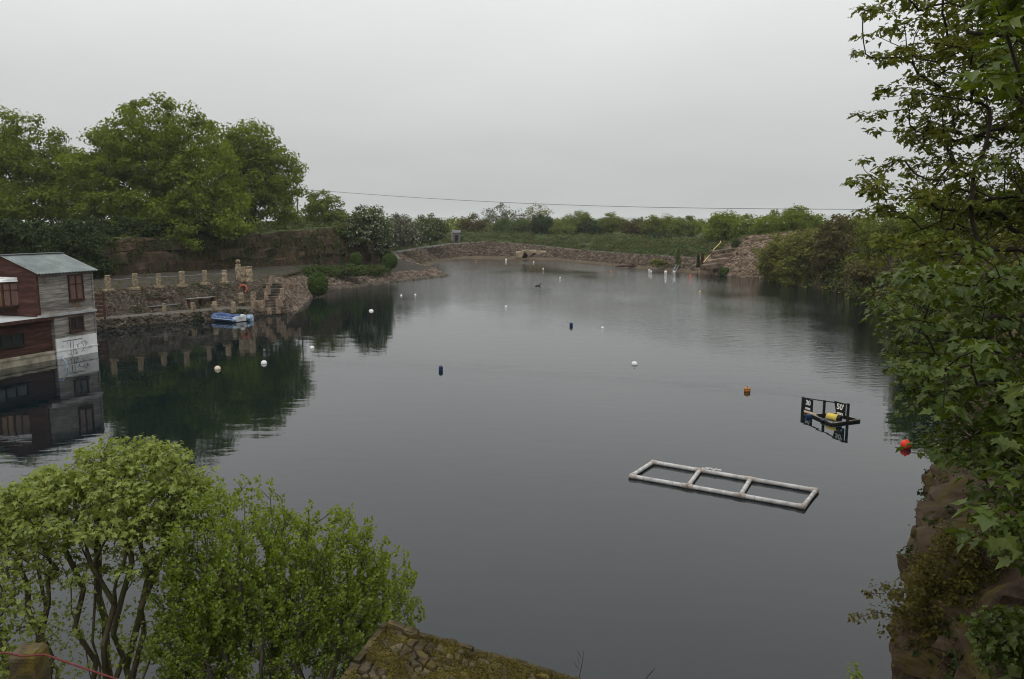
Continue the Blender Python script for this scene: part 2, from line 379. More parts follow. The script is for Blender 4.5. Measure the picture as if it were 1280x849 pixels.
def water_material():
    m = bpy.data.materials.new('lake_water'); m.use_nodes = True
    nt = m.node_tree; N, L = nt.nodes, nt.links
    b = N['Principled BSDF']
    b.inputs['Base Color'].default_value = (.002, .006, .0078, 1)
    b.inputs['Roughness'].default_value = .015
    b.inputs['IOR'].default_value = 1.4
    b.inputs['Specular IOR Level'].default_value = .5
    g = N.new('ShaderNodeNewGeometry')
    def nz(scale, stretch, detail=2.0, rough=.5):
        mp = N.new('ShaderNodeMapping'); mp.inputs['Scale'].default_value = stretch
        mp.inputs['Rotation'].default_value = (0, 0, .25)
        L.new(g.outputs['Position'], mp.inputs['Vector'])
        t = N.new('ShaderNodeTexNoise'); t.inputs['Scale'].default_value = scale; t.inputs['Detail'].default_value = detail
        t.inputs['Roughness'].default_value = rough
        L.new(mp.outputs[0], t.inputs['Vector']); return t.outputs['Fac']
    def math_(op, a, c=None, d=None):
        q = N.new('ShaderNodeMath'); q.operation = op
        for i, v in enumerate((a, c, d)):
            if v is None: continue
            if isinstance(v, (int, float)): q.inputs[i].default_value = v
            else: L.new(v, q.inputs[i])
        return q.outputs[0]
    sep = N.new('ShaderNodeSeparateXYZ'); L.new(g.outputs['Position'], sep.inputs[0])
    # wind-ruffled water lies out in the open; the corner under the trees and the near basin stay calm
    gust = nz(.05, (1, .55, 1), 3.0)
    far = N.new('ShaderNodeMapRange'); far.inputs['From Min'].default_value = 42; far.inputs['From Max'].default_value = 80
    L.new(math_('MULTIPLY_ADD', sep.outputs['X'], .9, sep.outputs['Y']), far.inputs['Value'])
    gr = N.new('ShaderNodeMapRange'); gr.inputs['From Min'].default_value = .4; gr.inputs['From Max'].default_value = .62; gr.inputs['To Min'].default_value = .3; gr.inputs['To Max'].default_value = 1.5
    L.new(gust, gr.inputs['Value'])
    wind = math_('MULTIPLY', far.outputs[0], gr.outputs[0])
    swell = nz(.9, (.6, 1.3, 1), 2.0)
    rip = nz(3.4, (.7, 1.4, 1), 3.0, .6)
    h = math_('MULTIPLY', swell, .0065)
    h = math_('ADD', h, math_('MULTIPLY', rip, .0009))
    rip2 = nz(2.2, (.6, 1.3, 1), 4.0, .6)
    h = math_('ADD', h, math_('MULTIPLY', math_('MULTIPLY', rip2, wind), .046))
    bp = N.new('ShaderNodeBump'); bp.inputs['Strength'].default_value = 1.0; bp.inputs['Distance'].default_value = 1.0
    L.new(h, bp.inputs['Height']); L.new(bp.outputs[0], b.inputs['Normal'])
    return m
M['water'] = water_material()

# ------------------------------------------------------------------ terrain: rails lofted round the lake
# each station: W waterline, Q shore edge, B back of shore, U upper edge, C back of path / foot of cliff, T cliff or bank top
def S(W, U, C, T, Q=None, B=None, kind='rock', step=0.8):
    W = Vector((W[0], W[1], 0.0)); U, C, T = Vector(U), Vector(C), Vector(T)
    if Q is None: Q = W.lerp(U, .25)
    if B is None: B = W.lerp(U, .5)
    return dict(r=[W, Vector(Q), Vector(B), U, C, T], kind=kind, step=step)
ST = [
 S((-3, 8.8), (-3, 6.6, 2.2), (-3, 5.4, 2.6), (-3, 3.4, 3.4), kind='near', step=.4),
 S((-7, 10.3), (-7, 8.2, 1.6), (-7, 6.5, 2.2), (-7.4, 4.0, 3.2), kind='near', step=.5),
 S((-14, 12), (-15, 9.5, 1.8), (-16, 8, 2.4), (-17, 5, 4), kind='near', step=1),
 S((-24, 22), (-27, 20.5, 1.5), (-30, 19, 1.8), (-34, 17, 5.5), kind='near', step=1),
 S((-28.5, 34), (-31.5, 34, .9), (-40, 37, 1.6), (-44, 35, 6), Q=(-28.6, 34, .5), B=(-29.5, 34, .6), kind='quay', step=.8),
 S((-28.8, 46), (-31.5, 47.5, 2.4), (-42, 58, 2.4), (-43.5, 58.5, 5.8), Q=(-28.85, 46.05, .65), B=(-30, 46.8, .67), kind='quay', step=.5),
 S((-27.4, 52.5), (-29.4, 54.35, 2.4), (-38.5, 66, 2.4), (-39.2, 66.7, 5.6), Q=(-27.45, 52.55, .65), B=(-28.35, 53.4, .67), kind='quay', step=.5),
 S((-21.3, 59.2), (-22.9, 63.3, 2.4), (-28.2, 82.8, 2.4), (-28.9, 83.5, 5.7), Q=(-21.35, 59.25, .62), B=(-22.4, 60.9, .64), kind='quay', step=.5),
 S((-18.4, 61.5), (-20.6, 68, 2.35), (-24.3, 88.5, 2.4), (-24.9, 89.4, 6.1), Q=(-18.5, 61.7, .35), B=(-18.9, 62.8, .5), kind='bank', step=.5),
 S((-17.4, 64), (-20.6, 70.5, 2.2), (-23, 90.5, 2.3), (-23.5, 91.4, 6.2), Q=(-17.6, 64.2, .12), B=(-18.2, 65.2, .5), kind='bank', step=.5),
 S((-18.8, 73), (-21.6, 77, 1.9), (-21.8, 93, 2.2), (-22.3, 94, 6.4), Q=(-19, 73.2, .12), B=(-19.6, 73.8, .5), kind='bank', step=.6),
 S((-19.6, 83.5), (-21, 88, 1.3), (-20, 97.5, 1.9), (-20.5, 98.5, 6.5), Q=(-19.7, 83.9, .25), B=(-20.0, 84.9, .3), kind='bank', step=.6),
 S((-14.8, 92), (-15.9, 95.3, .95), (-16.9, 105, 1.5), (-17.5, 106, 6.3), Q=(-14.85, 92.2, .25), B=(-15.1, 93.0, .3), kind='bank', step=.6),
 S((-8.6, 105.5), (-10.6, 107.2, .85), (-16.2, 111, 1.5), (-18.5, 112, 5.6), Q=(-8.7, 105.7, .25), B=(-9.3, 106.2, .3), kind='bank', step=.6),
 S((-8.5, 107.2), (-10.7, 109, .85), (-16.4, 115, 1.6), (-19.5, 116, 4.8), Q=(-8.6, 107.2, .25), B=(-9.3, 107.5, .3), kind='bank', step=.5),
 S((-11.8, 117.5), (-16.2, 119, 1.6), (-18, 121, 1.9), (-21.2, 121, 4.4), kind='bank', step=.8),
 S((-13.4, 129), (-18.6, 130, 2.1), (-21, 129, 2.2), (-24.5, 128, 4.4), Q=(-14.4, 129.2, .25), B=(-15.4, 129.4, .5), kind='bank', step=1),
 S((-13.6, 146), (-16, 151.5, 2.25), (-18.5, 153, 2.35), (-22, 155, 5), Q=(-14, 146.6, .25), B=(-14.4, 147.6, .55), kind='bank', step=1),
 S((-10, 157), (-11.5, 163, 2.75), (-12.8, 165.6, 2.9), (-15, 170, 5), Q=(-10.2, 158, .25), B=(-10.4, 159, .55), kind='bank', step=1),
 S((-4, 159), (-5, 166, 3.15), (-5.5, 168.6, 3.2), (-6, 174, 5), Q=(-4.1, 160.2, .25), B=(-4.3, 161.3, .55), kind='bank', step=1),
 S((2, 156), (3.4, 166, 2.6), (4, 168.6, 2.6), (5, 174, 4.6), Q=(2.1, 157.2, .25), B=(2.2, 158.2, .55), kind='bank', step=1),
 S((9.2, 150), (12, 153, 1.9), (13.5, 155, 1.9), (16, 159, 4.2), Q=(9.4, 150.3, .2), B=(9.8, 150.8, .5), kind='bank', step=1),
 S((17.8, 127.5), (20.4, 133, 1.8), (22, 135, 1.8), (25, 139, 4), Q=(18, 128, .2), B=(18.4, 129, .5), kind='bank', step=1),
 S((26, 111), (27.8, 118.5, 1.8), (29.5, 120, 1.8), (33, 123, 4), Q=(26.1, 111.6, .2), B=(26.3, 112.6, .5), kind='bank', step=.8),
 S((29, 106.5), (31, 110, 2.6), (33.2, 114, 4.9), (36, 117, 5.3), kind='scree', step=.7),
 S((33, 99), (36, 102, 3.2), (38.5, 105.5, 5.5), (41, 108, 5.9), kind='scree', step=.7),
 S((32.4, 89), (34.5, 90, 2.8), (37, 91, 5.2), (40, 92, 6), kind='rock', step=1),
 S((33.4, 79), (35, 79.5, 3), (37, 80, 5.5), (40, 81, 6.2), kind='rock', step=1),
 S((30.7, 66), (32, 66.4, 3), (34, 67, 6), (37, 68, 6.6), kind='rock', step=1),
 S((26, 48), (27, 48.2, 3), (28.5, 48.5, 6.3), (31, 49, 7), kind='rock', step=.8),
 S((20, 33), (20.8, 33, 3), (22.2, 32.8, 6.2), (25, 33, 7), kind='rock', step=.5),
 S((13.5, 23), (14, 22.7, 3.4), (15.2, 22.2, 5.6), (18, 21, 6.4), kind='rock', step=.3),
 S((8.9, 15.6), (9.1, 15.3, 3.2), (10.4, 14.8, 4.8), (12.8, 14, 6), kind='nearrock', step=.12),
 S((6.7, 12.3), (6.85, 12.1, 3.1), (8.2, 11.7, 4.3), (10.5, 11, 5.6), kind='nearrock', step=.09),
 S((4.95, 9.4), (5.3, 9.5, 2.9), (6.6, 9.2, 3.7), (8.5, 8.3, 5.0), Q=(5.0, 9.4, 1.0), B=(5.1, 9.5, 2.0), kind='nearrock', step=.08),
 S((4.1, 7.8), (4.6, 7.0, 2.2), (5.2, 6.4, 2.8), (6.2, 5, 4.4), kind='nearrock', step=.1),
 S((1.5, 8.4), (1.5, 6.5, 1.9), (1.5, 5.6, 2.3), (1.6, 3.2, 3.8), kind='near', step=.4),
]
CTR = Vector((4, 72, 0))
ROWS = [2, 4, 5, 14, 8, 16, 6, 6, 5]          # subdivisions per band: under water, W-Q, Q-B, B-U, U-C, C-T, T-P1, P1-P2, P2-P3
def rails_of(s):
    W = s['r'][0]; T = s['r'][5]
    inw = (CTR - W); inw.z = 0; inw.normalize()
    near = s['kind'] in ('near', 'nearrock')
    W0 = W + inw * .5 + Vector((0, 0, -1.2))
    P1 = T - inw * (5 if near else 14); P1.z = 5.4 if near else T.z + .3
    P2 = P1 - inw * 160; P2.z = 5.0
    P3 = P1 - inw * 6500; P3.z = -6.0
    return [W0] + s['r'] + [P1, P2, P3]
cols_p, cols_k, cols_i = [], [], []
nS = len(ST)
for i in range(nS):
    a, b = ST[i], ST[(i + 1) % nS]
    ra, rb = rails_of(a), rails_of(b)
    n = max(2, int((ra[1] - rb[1]).length / a['step']))
    for j in range(n):
        t = j / n
        cols_p.append([p.lerp(q, t) for p, q in zip(ra, rb)])
        cols_k.append((a['kind'], b['kind'], t)); cols_i.append(i)
NC = len(cols_p)
AMP = {  # displacement in metres per band for each kind of shore: (shore, slope, path, cliff)
 'near': (.06, .15, .1, .2), 'quay': (.03, .05, .03, .38), 'bank': (.07, .12, .03, .35),
 'scree': (.1, .28, .45, .4), 'rock': (.25, .4, .5, .4), 'nearrock': (.16, .26, .3, .3)}
def band_amp(kind, b):
    s = AMP[kind]
    return [0.02, s[0], s[0], s[1], s[2], s[3], .12, .3, .0][b]
def rock_noise(p, sc):
    q = p * sc
    v = noise.noise(q) * .6 + noise.noise(q * 2.3) * .3 + noise.noise(q * 5.1) * .18
    return v
def block_noise(p, sc):
    q = Vector((p.x * sc + .25 * noise.noise(p * sc), p.y * sc + .25 * noise.noise(p * sc + Vector((7, 3, 1))), p.z * sc * 1.15 + .2 * noise.noise(p * sc * .7)))
    return noise.cell(q) - .5
grid = []
for c in range(NC):
    pts = cols_p[c]; ka, kb, t = cols_k[c]
    col = []
    for b in range(9):
        n = ROWS[b]
        for r in range(n + (1 if b == 8 else 0)):
            u = r / n
            if b == 8: u = u ** 2.2
            p = pts[b].lerp(pts[b + 1], u)
            a0 = band_amp(ka, b) * (1 - t) + band_amp(kb, b) * t
            if b > 0: am = band_amp(ka, b - 1) * (1 - t) + band_amp(kb, b - 1) * t
            else: am = a0
            w = min(1, u * 3); A = min(a0, am) * (1 - w) + a0 * w
            nxt = min(1, (1 - u) * 3)
            if b < 8:
                an = band_amp(ka, b + 1) * (1 - t) + band_amp(kb, b + 1) * t
                A = A * nxt + min(A, an) * (1 - nxt)
            out = (p - CTR); out.z = 0; out.normalize()
            if A > 0 and b < 8:
                sc = 1.0 if A < .3 else .6
                if 'nearrock' in (ka, kb) and b <= 5:
                    d = block_noise(p, 1.5) * .5 + block_noise(p + Vector((3.3, 1.7, 9.1)), 3.4) * .28 + rock_noise(p, 4.0) * .22 + rock_noise(p, 1.1) * .5
                    p = p + out * d * A * 2.2 + Vector((0, 0, rock_noise(p + Vector((5, 5, 5)), 2.2) * A * .6))
                elif (b in (5,) or (ka == 'rock' and b < 6)):
                    vert = Vector((p.x, p.y, p.z * .35))
                    d = block_noise(p, .8) * .8 + rock_noise(vert, .9) * 1.0
                    p = p + out * d * A * 1.5 + Vector((0, 0, rock_noise(p, .7) * A * .5))
                else:
                    p = p + Vector((0, 0, rock_noise(p, sc) * A * 1.6)) + out * rock_noise(p + Vector((9, 2, 4)), sc * 1.3) * A
            elif b >= 8:
                p = p + Vector((0, 0, noise.noise(p * .004) * 3.0 * min(1, u * 20)))
            col.append(p)
    grid.append(col)
NR = len(grid[0])
band_start = np.concatenate([[0], np.cumsum(ROWS)]).tolist()
GV = np.array([[tuple(p) for p in col] for col in grid], dtype=np.float32)      # NC x NR x 3
def seg_cols(i0, i1):
    return [c for c in range(NC) if (i0 <= cols_i[c] < i1)] if i0 < i1 else [c for c in range(NC) if cols_i[c] >= i0] + [c for c in range(NC) if cols_i[c] < i1]
def terrain_piece(name, cols, b0, b1, mat, smooth=True):
    r0, r1 = band_start[b0], band_start[b1]
    cl = list(cols) + [(cols[-1] + 1) % NC] if len(cols) < NC else list(cols) + [cols[0]]
    V = GV[cl][:, r0:r1 + 1]; nc, nr = V.shape[:2]
    ii, jj = np.meshgrid(np.arange(nc - 1), np.arange(nr - 1), indexing='ij')
    a = ii * nr + jj
    Fq = np.stack([a, a + 1, a + nr + 1, a + nr], -1).reshape(-1, 4)
    o = link(name, mesh_np(name, V.reshape(-1, 3), [Fq], [mat], smooth))
    tag(o, kind='structure')
    return o
# station index ranges
I_NEAR0, I_QUAY, I_BANK, I_TIP, I_FAR, I_SCREE, I_ROCK, I_NROCK = 0, 4, 8, 11, 15, 23, 25, 31
allc = list(range(NC))
terrain_piece('ground', allc, 6, 9, M['ground'])
terrain_piece('near_shore', seg_cols(35, 4), 0, 6, M['earth'])
terrain_piece('quay_wall', seg_cols(4, 8), 0, 2, M['quay_stone'])
terrain_piece('quay_walkway', seg_cols(4, 8), 2, 3, M['path'])
terrain_piece('terrace_slope', seg_cols(4, 8), 3, 4, M['earth'])
terrain_piece('terrace_path', seg_cols(4, 15), 4, 5, M['terrace'])
terrain_piece('quarry_cliff', seg_cols(4, 15), 5, 6, M['cliff'], smooth=False)
terrain_piece('stepped_bank', seg_cols(8, 11), 0, 4, M['earth'])
terrain_piece('stone_apron', seg_cols(11, 15), 0, 3, M['quay_stone'])
terrain_piece('apron_slope', seg_cols(11, 15), 3, 4, M['earth'])
terrain_piece('far_beach', seg_cols(15, 23), 0, 3, M['sand'])
terrain_piece('far_bank', seg_cols(15, 23), 3, 4, M['earth'])
terrain_piece('far_path', seg_cols(15, 23), 4, 5, M['path'])
terrain_piece('bramble_bank', seg_cols(15, 23), 5, 6, M['ground'])
terrain_piece('scree_slope', seg_cols(23, 25), 0, 6, M['scree'])
terrain_piece('wooded_cliff', seg_cols(25, 31), 0, 6, M['cliff'], smooth=False)
NEAR_CLIFF = terrain_piece('near_cliff', seg_cols(31, 35), 0, 6, M['near_cliff'], smooth=False)

# water and the lake floor beneath it
mb = MB(); mb.add([(-48, -2, 0), (60, -2, 0), (60, 190, 0), (-48, 190, 0)], [(0, 1, 2, 3)])
tag(mb.build('lake_water', M['water']), kind='structure')
# far misty hill
hv, hf = [], []
for i in range(61):
    a = math.radians(-20 + i * 1.2); R = 5200
    top = 2 + 70 * max(0, noise.noise(Vector((i * .13, 2.2, 0))) * .5 + .55 - .010 * abs(i - 30))
    for R_, z in ((R, -8), (R + 130, top * .6), (R + 300, top), (R + 700, -8)):
        hv.append((R_ * math.sin(a), R_ * math.cos(a), z))
for i in range(60):
    for k in range(3): hf.append((i * 4 + k, i * 4 + 4 + k, i * 4 + 5 + k, i * 4 + 1 + k))
mb = MB(); mb.add(hv, hf, 0, True); tag(mb.build('hills', M['ground']), kind='structure')

# ------------------------------------------------------------------ rubble: loose stones lying on a band of the terrain
def stone_templates(n, seed, flat=.7):
    rg = random.Random(seed); out = []
    for k in range(n):
        bm = bmesh.new(); bmesh.ops.create_icosphere(bm, subdivisions=1, radius=1)
        ax = (rg.uniform(.75, 1.25), rg.uniform(.75, 1.25), rg.uniform(.5, .9) * flat / .7)
        V = []
        for v in bm.verts:
            c = v.co; s = 1 + .28 * noise.noise(c * 1.3 + Vector((k * 3.1, 0, 0)))
            q = [max(-.72, min(.72, c[i] * s)) * ax[i] * 1.25 for i in range(3)]
            V.append(q)
        Fc = np.array([[l.vert.index for l in f.loops] for f in bm.faces])
        bm.verts.index_update(); bm.free()
        out.append((np.array(V), Fc))
    return out
STONES = stone_templates(8, 3)
def rand_rot(n, rng, tilt=1.0):
    q = rng.normal(size=(n, 4)); 
    q[:, 1:3] *= tilt
    q /= np.linalg.norm(q, axis=1)[:, None]
    w, x, y, z = q.T
    return np.stack([np.stack([1 - 2 * (y * y + z * z), 2 * (x * y - z * w), 2 * (x * z + y * w)], -1),
                     np.stack([2 * (x * y + z * w), 1 - 2 * (x * x + z * z), 2 * (y * z - x * w)], -1),
                     np.stack([2 * (x * z - y * w), 2 * (y * z + x * w), 1 - 2 * (x * x + y * y)], -1)], 1)
def scatter_stones(name, pts, sizes, mat, seed, tilt=.6, sink=.2):
    rng = np.random.default_rng(seed); Vs, Fs = [], []; off = 0
    which = rng.integers(0, len(STONES), len(pts))
    for k, (tv, tf) in enumerate(STONES):
        sel = np.where(which == k)[0]
        if not len(sel): continue
        R = rand_rot(len(sel), rng, tilt)
        v = np.einsum('nij,kj->nki', R, tv) * sizes[sel][:, None, None] + pts[sel][:, None, :]
        v[:, :, 2] -= (sizes[sel] * sink)[:, None]
        f = tf[None] + (np.arange(len(sel)) * len(tv))[:, None, None] + off
        Vs.append(v.reshape(-1, 3)); Fs.append(f.reshape(-1, 3)); off += len(sel) * len(tv)
    o = link(name, mesh_np(name, np.concatenate(Vs), [np.concatenate(Fs)], [mat]))
    return o
def band_points(cols, b0, b1, n, rng, power=1.0):
    r0, r1 = band_start[b0], band_start[b1]
    cols = np.array(cols)
    L = np.linalg.norm(GV[(cols + 1) % NC, (r0 + r1) // 2] - GV[cols, (r0 + r1) // 2], axis=1)
    c = rng.choice(len(cols), n, p=L / L.sum()); t = rng.random(n)
    rr = r0 + (rng.random(n) ** power) * (r1 - r0 - 1e-4); r = rr.astype(int); u = (rr - r)[:, None]
    a, b = cols[c], (cols[c] + 1) % NC; t = t[:, None]
    return (GV[a, r] * (1 - t) + GV[b, r] * t) * (1 - u) + (GV[a, r + 1] * (1 - t) + GV[b, r + 1] * t) * u
rng0 = np.random.default_rng(11)
def rubble(name, label, cols, b0, b1, n, lo, hi, mat, seed, cat='rubble', power=1.0):
    rg = np.random.default_rng(seed)
    p = band_points(cols, b0, b1, n, rg, power); s = lo + (hi - lo) * rg.random(n) ** 2.2
    o = scatter_stones(name, p, s, mat, seed)
    tag(o, label, cat, kind='stuff'); return o
rubble('terrace_rubble', 'small dark rubble stones packed on the slope below the terrace posts', seg_cols(4, 8), 3, 4, 11000, .05, .13, M['quay_stone'], 21)
rubble('quay_masonry', 'rough pale stones facing the low quay wall at the waterline', seg_cols(5, 8), 1, 2, 1500, .06, .17, M['quay_stone'], 22)
rubble('bank_rubble', 'loose brown stones covering the bank beside the stone steps', seg_cols(8, 11), 1, 4, 7500, .06, .18, M['rubble'], 23)
rubble('apron_rubble', 'fist sized brown stones on the slope above the slab edge by the topiary', seg_cols(11, 15), 3, 4, 3600, .08, .24, M['rubble'], 24)
rubble('far_rubble', 'broken brown and grey stones heaped along the far bank below the path', seg_cols(15, 23), 3, 4, 10000, .1, .38, M['rubble_red'], 25)
rubble('scree_rubble', 'reddish brown scree stones covering the slope by the far right trees', seg_cols(23, 26), 1, 6, 10000, .08, .34, M['scree'], 26)
rubble('near_rubble', 'broken stones on the ledge at the foot of the viewpoint', seg_cols(35, 3), 1, 4, 900, .06, .25, M['rubble'], 27)

# angular blocks standing out of the near cliff face
def block_mesh(k):
    bm = bmesh.new(); bmesh.ops.create_cube(bm, size=2.0); bmesh.ops.subdivide_edges(bm, edges=bm.edges[:], cuts=7, use_grid_fill=True)
    rg = random.Random(k); planes = [(Vector((rg.gauss(0, 1), rg.gauss(0, 1), rg.gauss(0, .6))).normalized(), rg.uniform(.72, 1.0)) for _ in range(9)]
    for v in bm.verts:
        q = v.co.copy() * .85
        for n_, d_ in planes:
            t = q.dot(n_) - d_
            if t > 0: q -= n_ * t
        q += q.normalized() * (.09 * noise.noise(q * 1.7 + Vector((k * 7, 0, 0))) + .05 * noise.noise(q * 5.0) + .03 * block_noise(q + Vector((k, k, 0)), 3.0))
        v.co = q
    me = bpy.data.meshes.new('rock'); bm.to_mesh(me); bm.free(); me.materials.append(M['near_cliff']); return me
BLOCKS = [block_mesh(k) for k in range(7)]
_rg = np.random.default_rng(33); _r = random.Random(33)
for p in np.concatenate([band_points(seg_cols(32, 35), 2, 4, 60, _rg), band_points(seg_cols(32, 35), 4, 6, 60, _rg), band_points(seg_cols(31, 33), 2, 6, 50, _rg)]):
    o = link('rock', BLOCKS[_r.randrange(7)], NEAR_CLIFF); s = _r.uniform(.16, .42)
    q = Vector(p); w_ = q - CTR; w_.z = 0; q += w_.normalized() * (.1 + s * .75)
    o.location = q; o.scale = (s * _r.uniform(.8, 1.3), s * _r.uniform(.8, 1.3), s * _r.uniform(.5, .9)); o.rotation_euler = (_r.uniform(-.25, .25), _r.uniform(-.25, .25), _r.choice((0, .5, 1.1)) + _r.uniform(-.3, .3))

# ------------------------------------------------------------------ vegetation
def leaf_template(kind):
    if kind == 'palm':     # sycamore: five lobes, folded a little on the midrib
        o = [(0, 0), (.20, -.13), (.46, -.06), (.34, .12), (.64, .40), (.34, .44), (.22, .64), (0, 1.0)]
        pts = o + [(-x, y) for x, y in o[-2:0:-1]]
        V = np.array([(x, y, abs(x) * .22 - .12 * y * y) for x, y in pts])
        # two halves share the midrib so that the fold is real
        return V, [np.array([list(range(0, 8))]), np.array([[0] + list(range(7, 14))])]
    if kind == 'palm_lo':
        V = np.array([(0, 0, 0), (.5, -.05, .1), (.55, .45, .08), (0, 1, -.12), (-.55, .45, .08), (-.5, -.05, .1)])
        return V, [np.array([[0, 1, 2, 3]]), np.array([[0, 3, 4, 5]])]
    if kind == 'lance':    # willow
        V = np.array([(0, 0, 0), (.16, .4, .03), (0, 1, -.1), (-.16, .4, .03)])
        return V, [np.array([[0, 1, 2, 3]])]
    if kind == 'oval':
        V = np.array([(0, 0, 0), (.38, .3, .08), (.3, .75, .05), (0, 1, -.06), (-.3, .75, .05), (-.38, .3, .08)])
        return V, [np.array([[0, 1, 2, 3]]), np.array([[0, 3, 4, 5]])]
    if kind == 'tuft':     # far foliage: a folded ragged scrap of a few leaves
        V = np.array([(0, 0, 0), (.55, .25, .12), (.15, 1.0, -.1), (-.5, .6, .15)])
        return V, [np.array([[0, 1, 2]]), np.array([[0, 2, 3]])]
TEMPL = {k: leaf_template(k) for k in ('palm', 'palm_lo', 'lance', 'oval', 'tuft')}

def frames(nrm, heading):
    """rotation matrices with local z = nrm and local y close to heading"""
    z = nrm / np.linalg.norm(nrm, axis=1)[:, None]
    y = heading - z * np.sum(heading * z, 1)[:, None]
    ln = np.linalg.norm(y, axis=1)[:, None]
    y = np.where(ln > 1e-5, y / np.maximum(ln, 1e-5), np.array([1.0, 0, 0]))
    x = np.cross(y, z)
    return np.stack([x, y, z], -1)
def leaves_mesh(name, pos, nrm, head, size, kind, mats, mi=None):
    V, Fs = TEMPL[kind]
    R = frames(nrm, head)
    rv = np.random.default_rng(len(pos))
    VV = np.repeat(V[None], len(pos), 0)
    VV[:, :, 0] *= rv.uniform(.72, 1.15, (len(pos), 1)); VV[:, :, 1] *= rv.uniform(.85, 1.1, (len(pos), 1))
    VV[:, :, 2] = VV[:, :, 2] * rv.uniform(.3, 2.2, (len(pos), 1)) + rv.uniform(-.3, .15, (len(pos), 1)) * VV[:, :, 1] ** 2 + rv.normal(size=(len(pos), 1)) * .12 * VV[:, :, 0] * VV[:, :, 1]
    P = np.einsum('nij,nkj->nki', R, VV) * size[:, None, None] + pos[:, None, :]
    off = (np.arange(len(pos)) * len(V))[:, None, None]
    F = [(f[None] + off).reshape(-1, f.shape[1]) for f in Fs]
    me = mesh_np(name, P.reshape(-1, 3), F, mats)
    if mi is not None:
        me.polygons.foreach_set('material_index', np.concatenate([np.repeat(mi, len(f)) for f in Fs]).astype(np.int32))
    return me
def tubes_mesh(name, P0, P1, R0, R1, n, mat):
    d = P1 - P0; L = np.linalg.norm(d, axis=1)[:, None]; d = d / np.maximum(L, 1e-6)
    ref = np.where(np.abs(d[:, 2:3]) > .9, np.array([[1., 0, 0]]), np.array([[0, 0, 1.]]))
    x = np.cross(d, ref); x /= np.linalg.norm(x, axis=1)[:, None]; y = np.cross(d, x)
    a = np.arange(n) * 2 * np.pi / n
    ring = x[:, None, :] * np.cos(a)[None, :, None] + y[:, None, :] * np.sin(a)[None, :, None]
    A = P0[:, None] - d[:, None] * (R0 * .35)[:, None, None] + ring * R0[:, None, None]
    B = P1[:, None] + ring * R1[:, None, None]
    V = np.concatenate([A, B], 1).reshape(-1, 3)
    k = np.arange(n); q = np.stack([k, (k + 1) % n, n + (k + 1) % n, n + k], -1)
    F = (q[None] + (np.arange(len(P0)) * 2 * n)[:, None, None]).reshape(-1, 4)
    return mesh_np(name, V, [F], [mat], True)
def grow(trunks, targets, rng, seg=.6, bend=.12, kpath=.35, up=.0):
    """trunks: list of polylines (each from the ground up); every target is joined to the nearest sensible branch"""
    pos, par, pl = [], [], []
    for tr in trunks:
        for i, p in enumerate(tr):
            pos.append(np.array(p, float)); par.append(-1 if i == 0 else len(pos) - 2)
            pl.append(0 if i == 0 else pl[-1] + np.linalg.norm(pos[-1] - pos[-2]))
    free = [not (i == 0) for tr in trunks for i, _ in enumerate(tr)]
    root = np.mean([t[-1] for t in trunks], axis=0)
    order = np.argsort(np.linalg.norm(targets - root, axis=1))
    cap = len(pos) + len(targets) * 14
    PP = np.zeros((cap, 3)); PL = np.zeros(cap); DR = np.zeros((cap, 3)); n = len(pos)
    PP[:n] = pos; PL[:n] = pl
    for i in range(n): DR[i] = (pos[i] - pos[par[i]]) if par[i] >= 0 else (0, 0, 1)
    ok = np.zeros(cap, bool); ok[:n] = free
    DR[:n] /= np.maximum(np.linalg.norm(DR[:n], axis=1)[:, None], 1e-6)
    tips = []
    for ti in order:
        t = targets[ti]; d = t - PP[:n]; L = np.linalg.norm(d, axis=1)
        cs = np.sum(d * DR[:n], 1) / np.maximum(L, 1e-6)
        cost = L * (1.35 - .45 * cs) + kpath * PL[:n]
        cost[~ok[:n]] = 1e9
        j = int(np.argmin(cost)); k = max(1, min(12, int(math.ceil(L[j] / seg))))
        a = PP[j]; prev = j
        side = rng.normal(size=3) * bend * L[j]; side[2] += up * L[j]
        for s in range(1, k + 1):
            u = s / k
            p = a * (1 - u) + t * u + side * (u * (1 - u)) * 1.6 + DR[j] * L[j] * .35 * u * (1 - u)
            PP[n] = p; PL[n] = PL[prev] + np.linalg.norm(p - PP[prev]); par.append(prev)
            dd = p - PP[prev]; DR[n] = dd / max(np.linalg.norm(dd), 1e-6); ok[n] = True
            prev = n; n += 1
        tips.append(prev)
    par = np.array(par); cnt = np.zeros(n)
    for t in tips: cnt[t] += 1
    for i in range(n - 1, -1, -1):
        if par[i] >= 0: cnt[par[i]] += cnt[i]
    return PP[:n], par, np.maximum(cnt, 1)
def skeleton_mesh(name, PP, par, cnt, r_tip, r_trunk, mat, n=6, power=None):
    k = np.where(par >= 0)[0]
    top = cnt.max()
    pw = power or max(.3, math.log(r_trunk / r_tip) / max(math.log(top), 1e-6))
    r = r_tip * cnt ** pw
    r0 = np.minimum(r[par[k]], r[k] * 1.7)
    return tubes_mesh(name, PP[par[k]], PP[k], r0, r[k], n, mat), r

def sample_lobes(lobes, n, rng, shell=.45, mind=0.0):
    """points in a union of ellipsoids; shell<1 pushes towards the outside"""
    vol = np.array([l[1][0] * l[1][1] * l[1][2] for l in lobes]) ** .8; out = []
    tries = 0
    while len(out) < n and tries < n * 40:
        tries += 1
        c, r = lobes[rng.choice(len(lobes), p=vol / vol.sum())][:2]
        d = rng.normal(size=3); d /= np.linalg.norm(d)
        rad = rng.random() ** shell
        p = np.array(c) + d * np.array(r) * rad
        if mind and out:
            if np.min(np.sum((np.array(out) - p) ** 2, 1)) < mind * mind: continue
        out.append(p)
    return np.array(out)

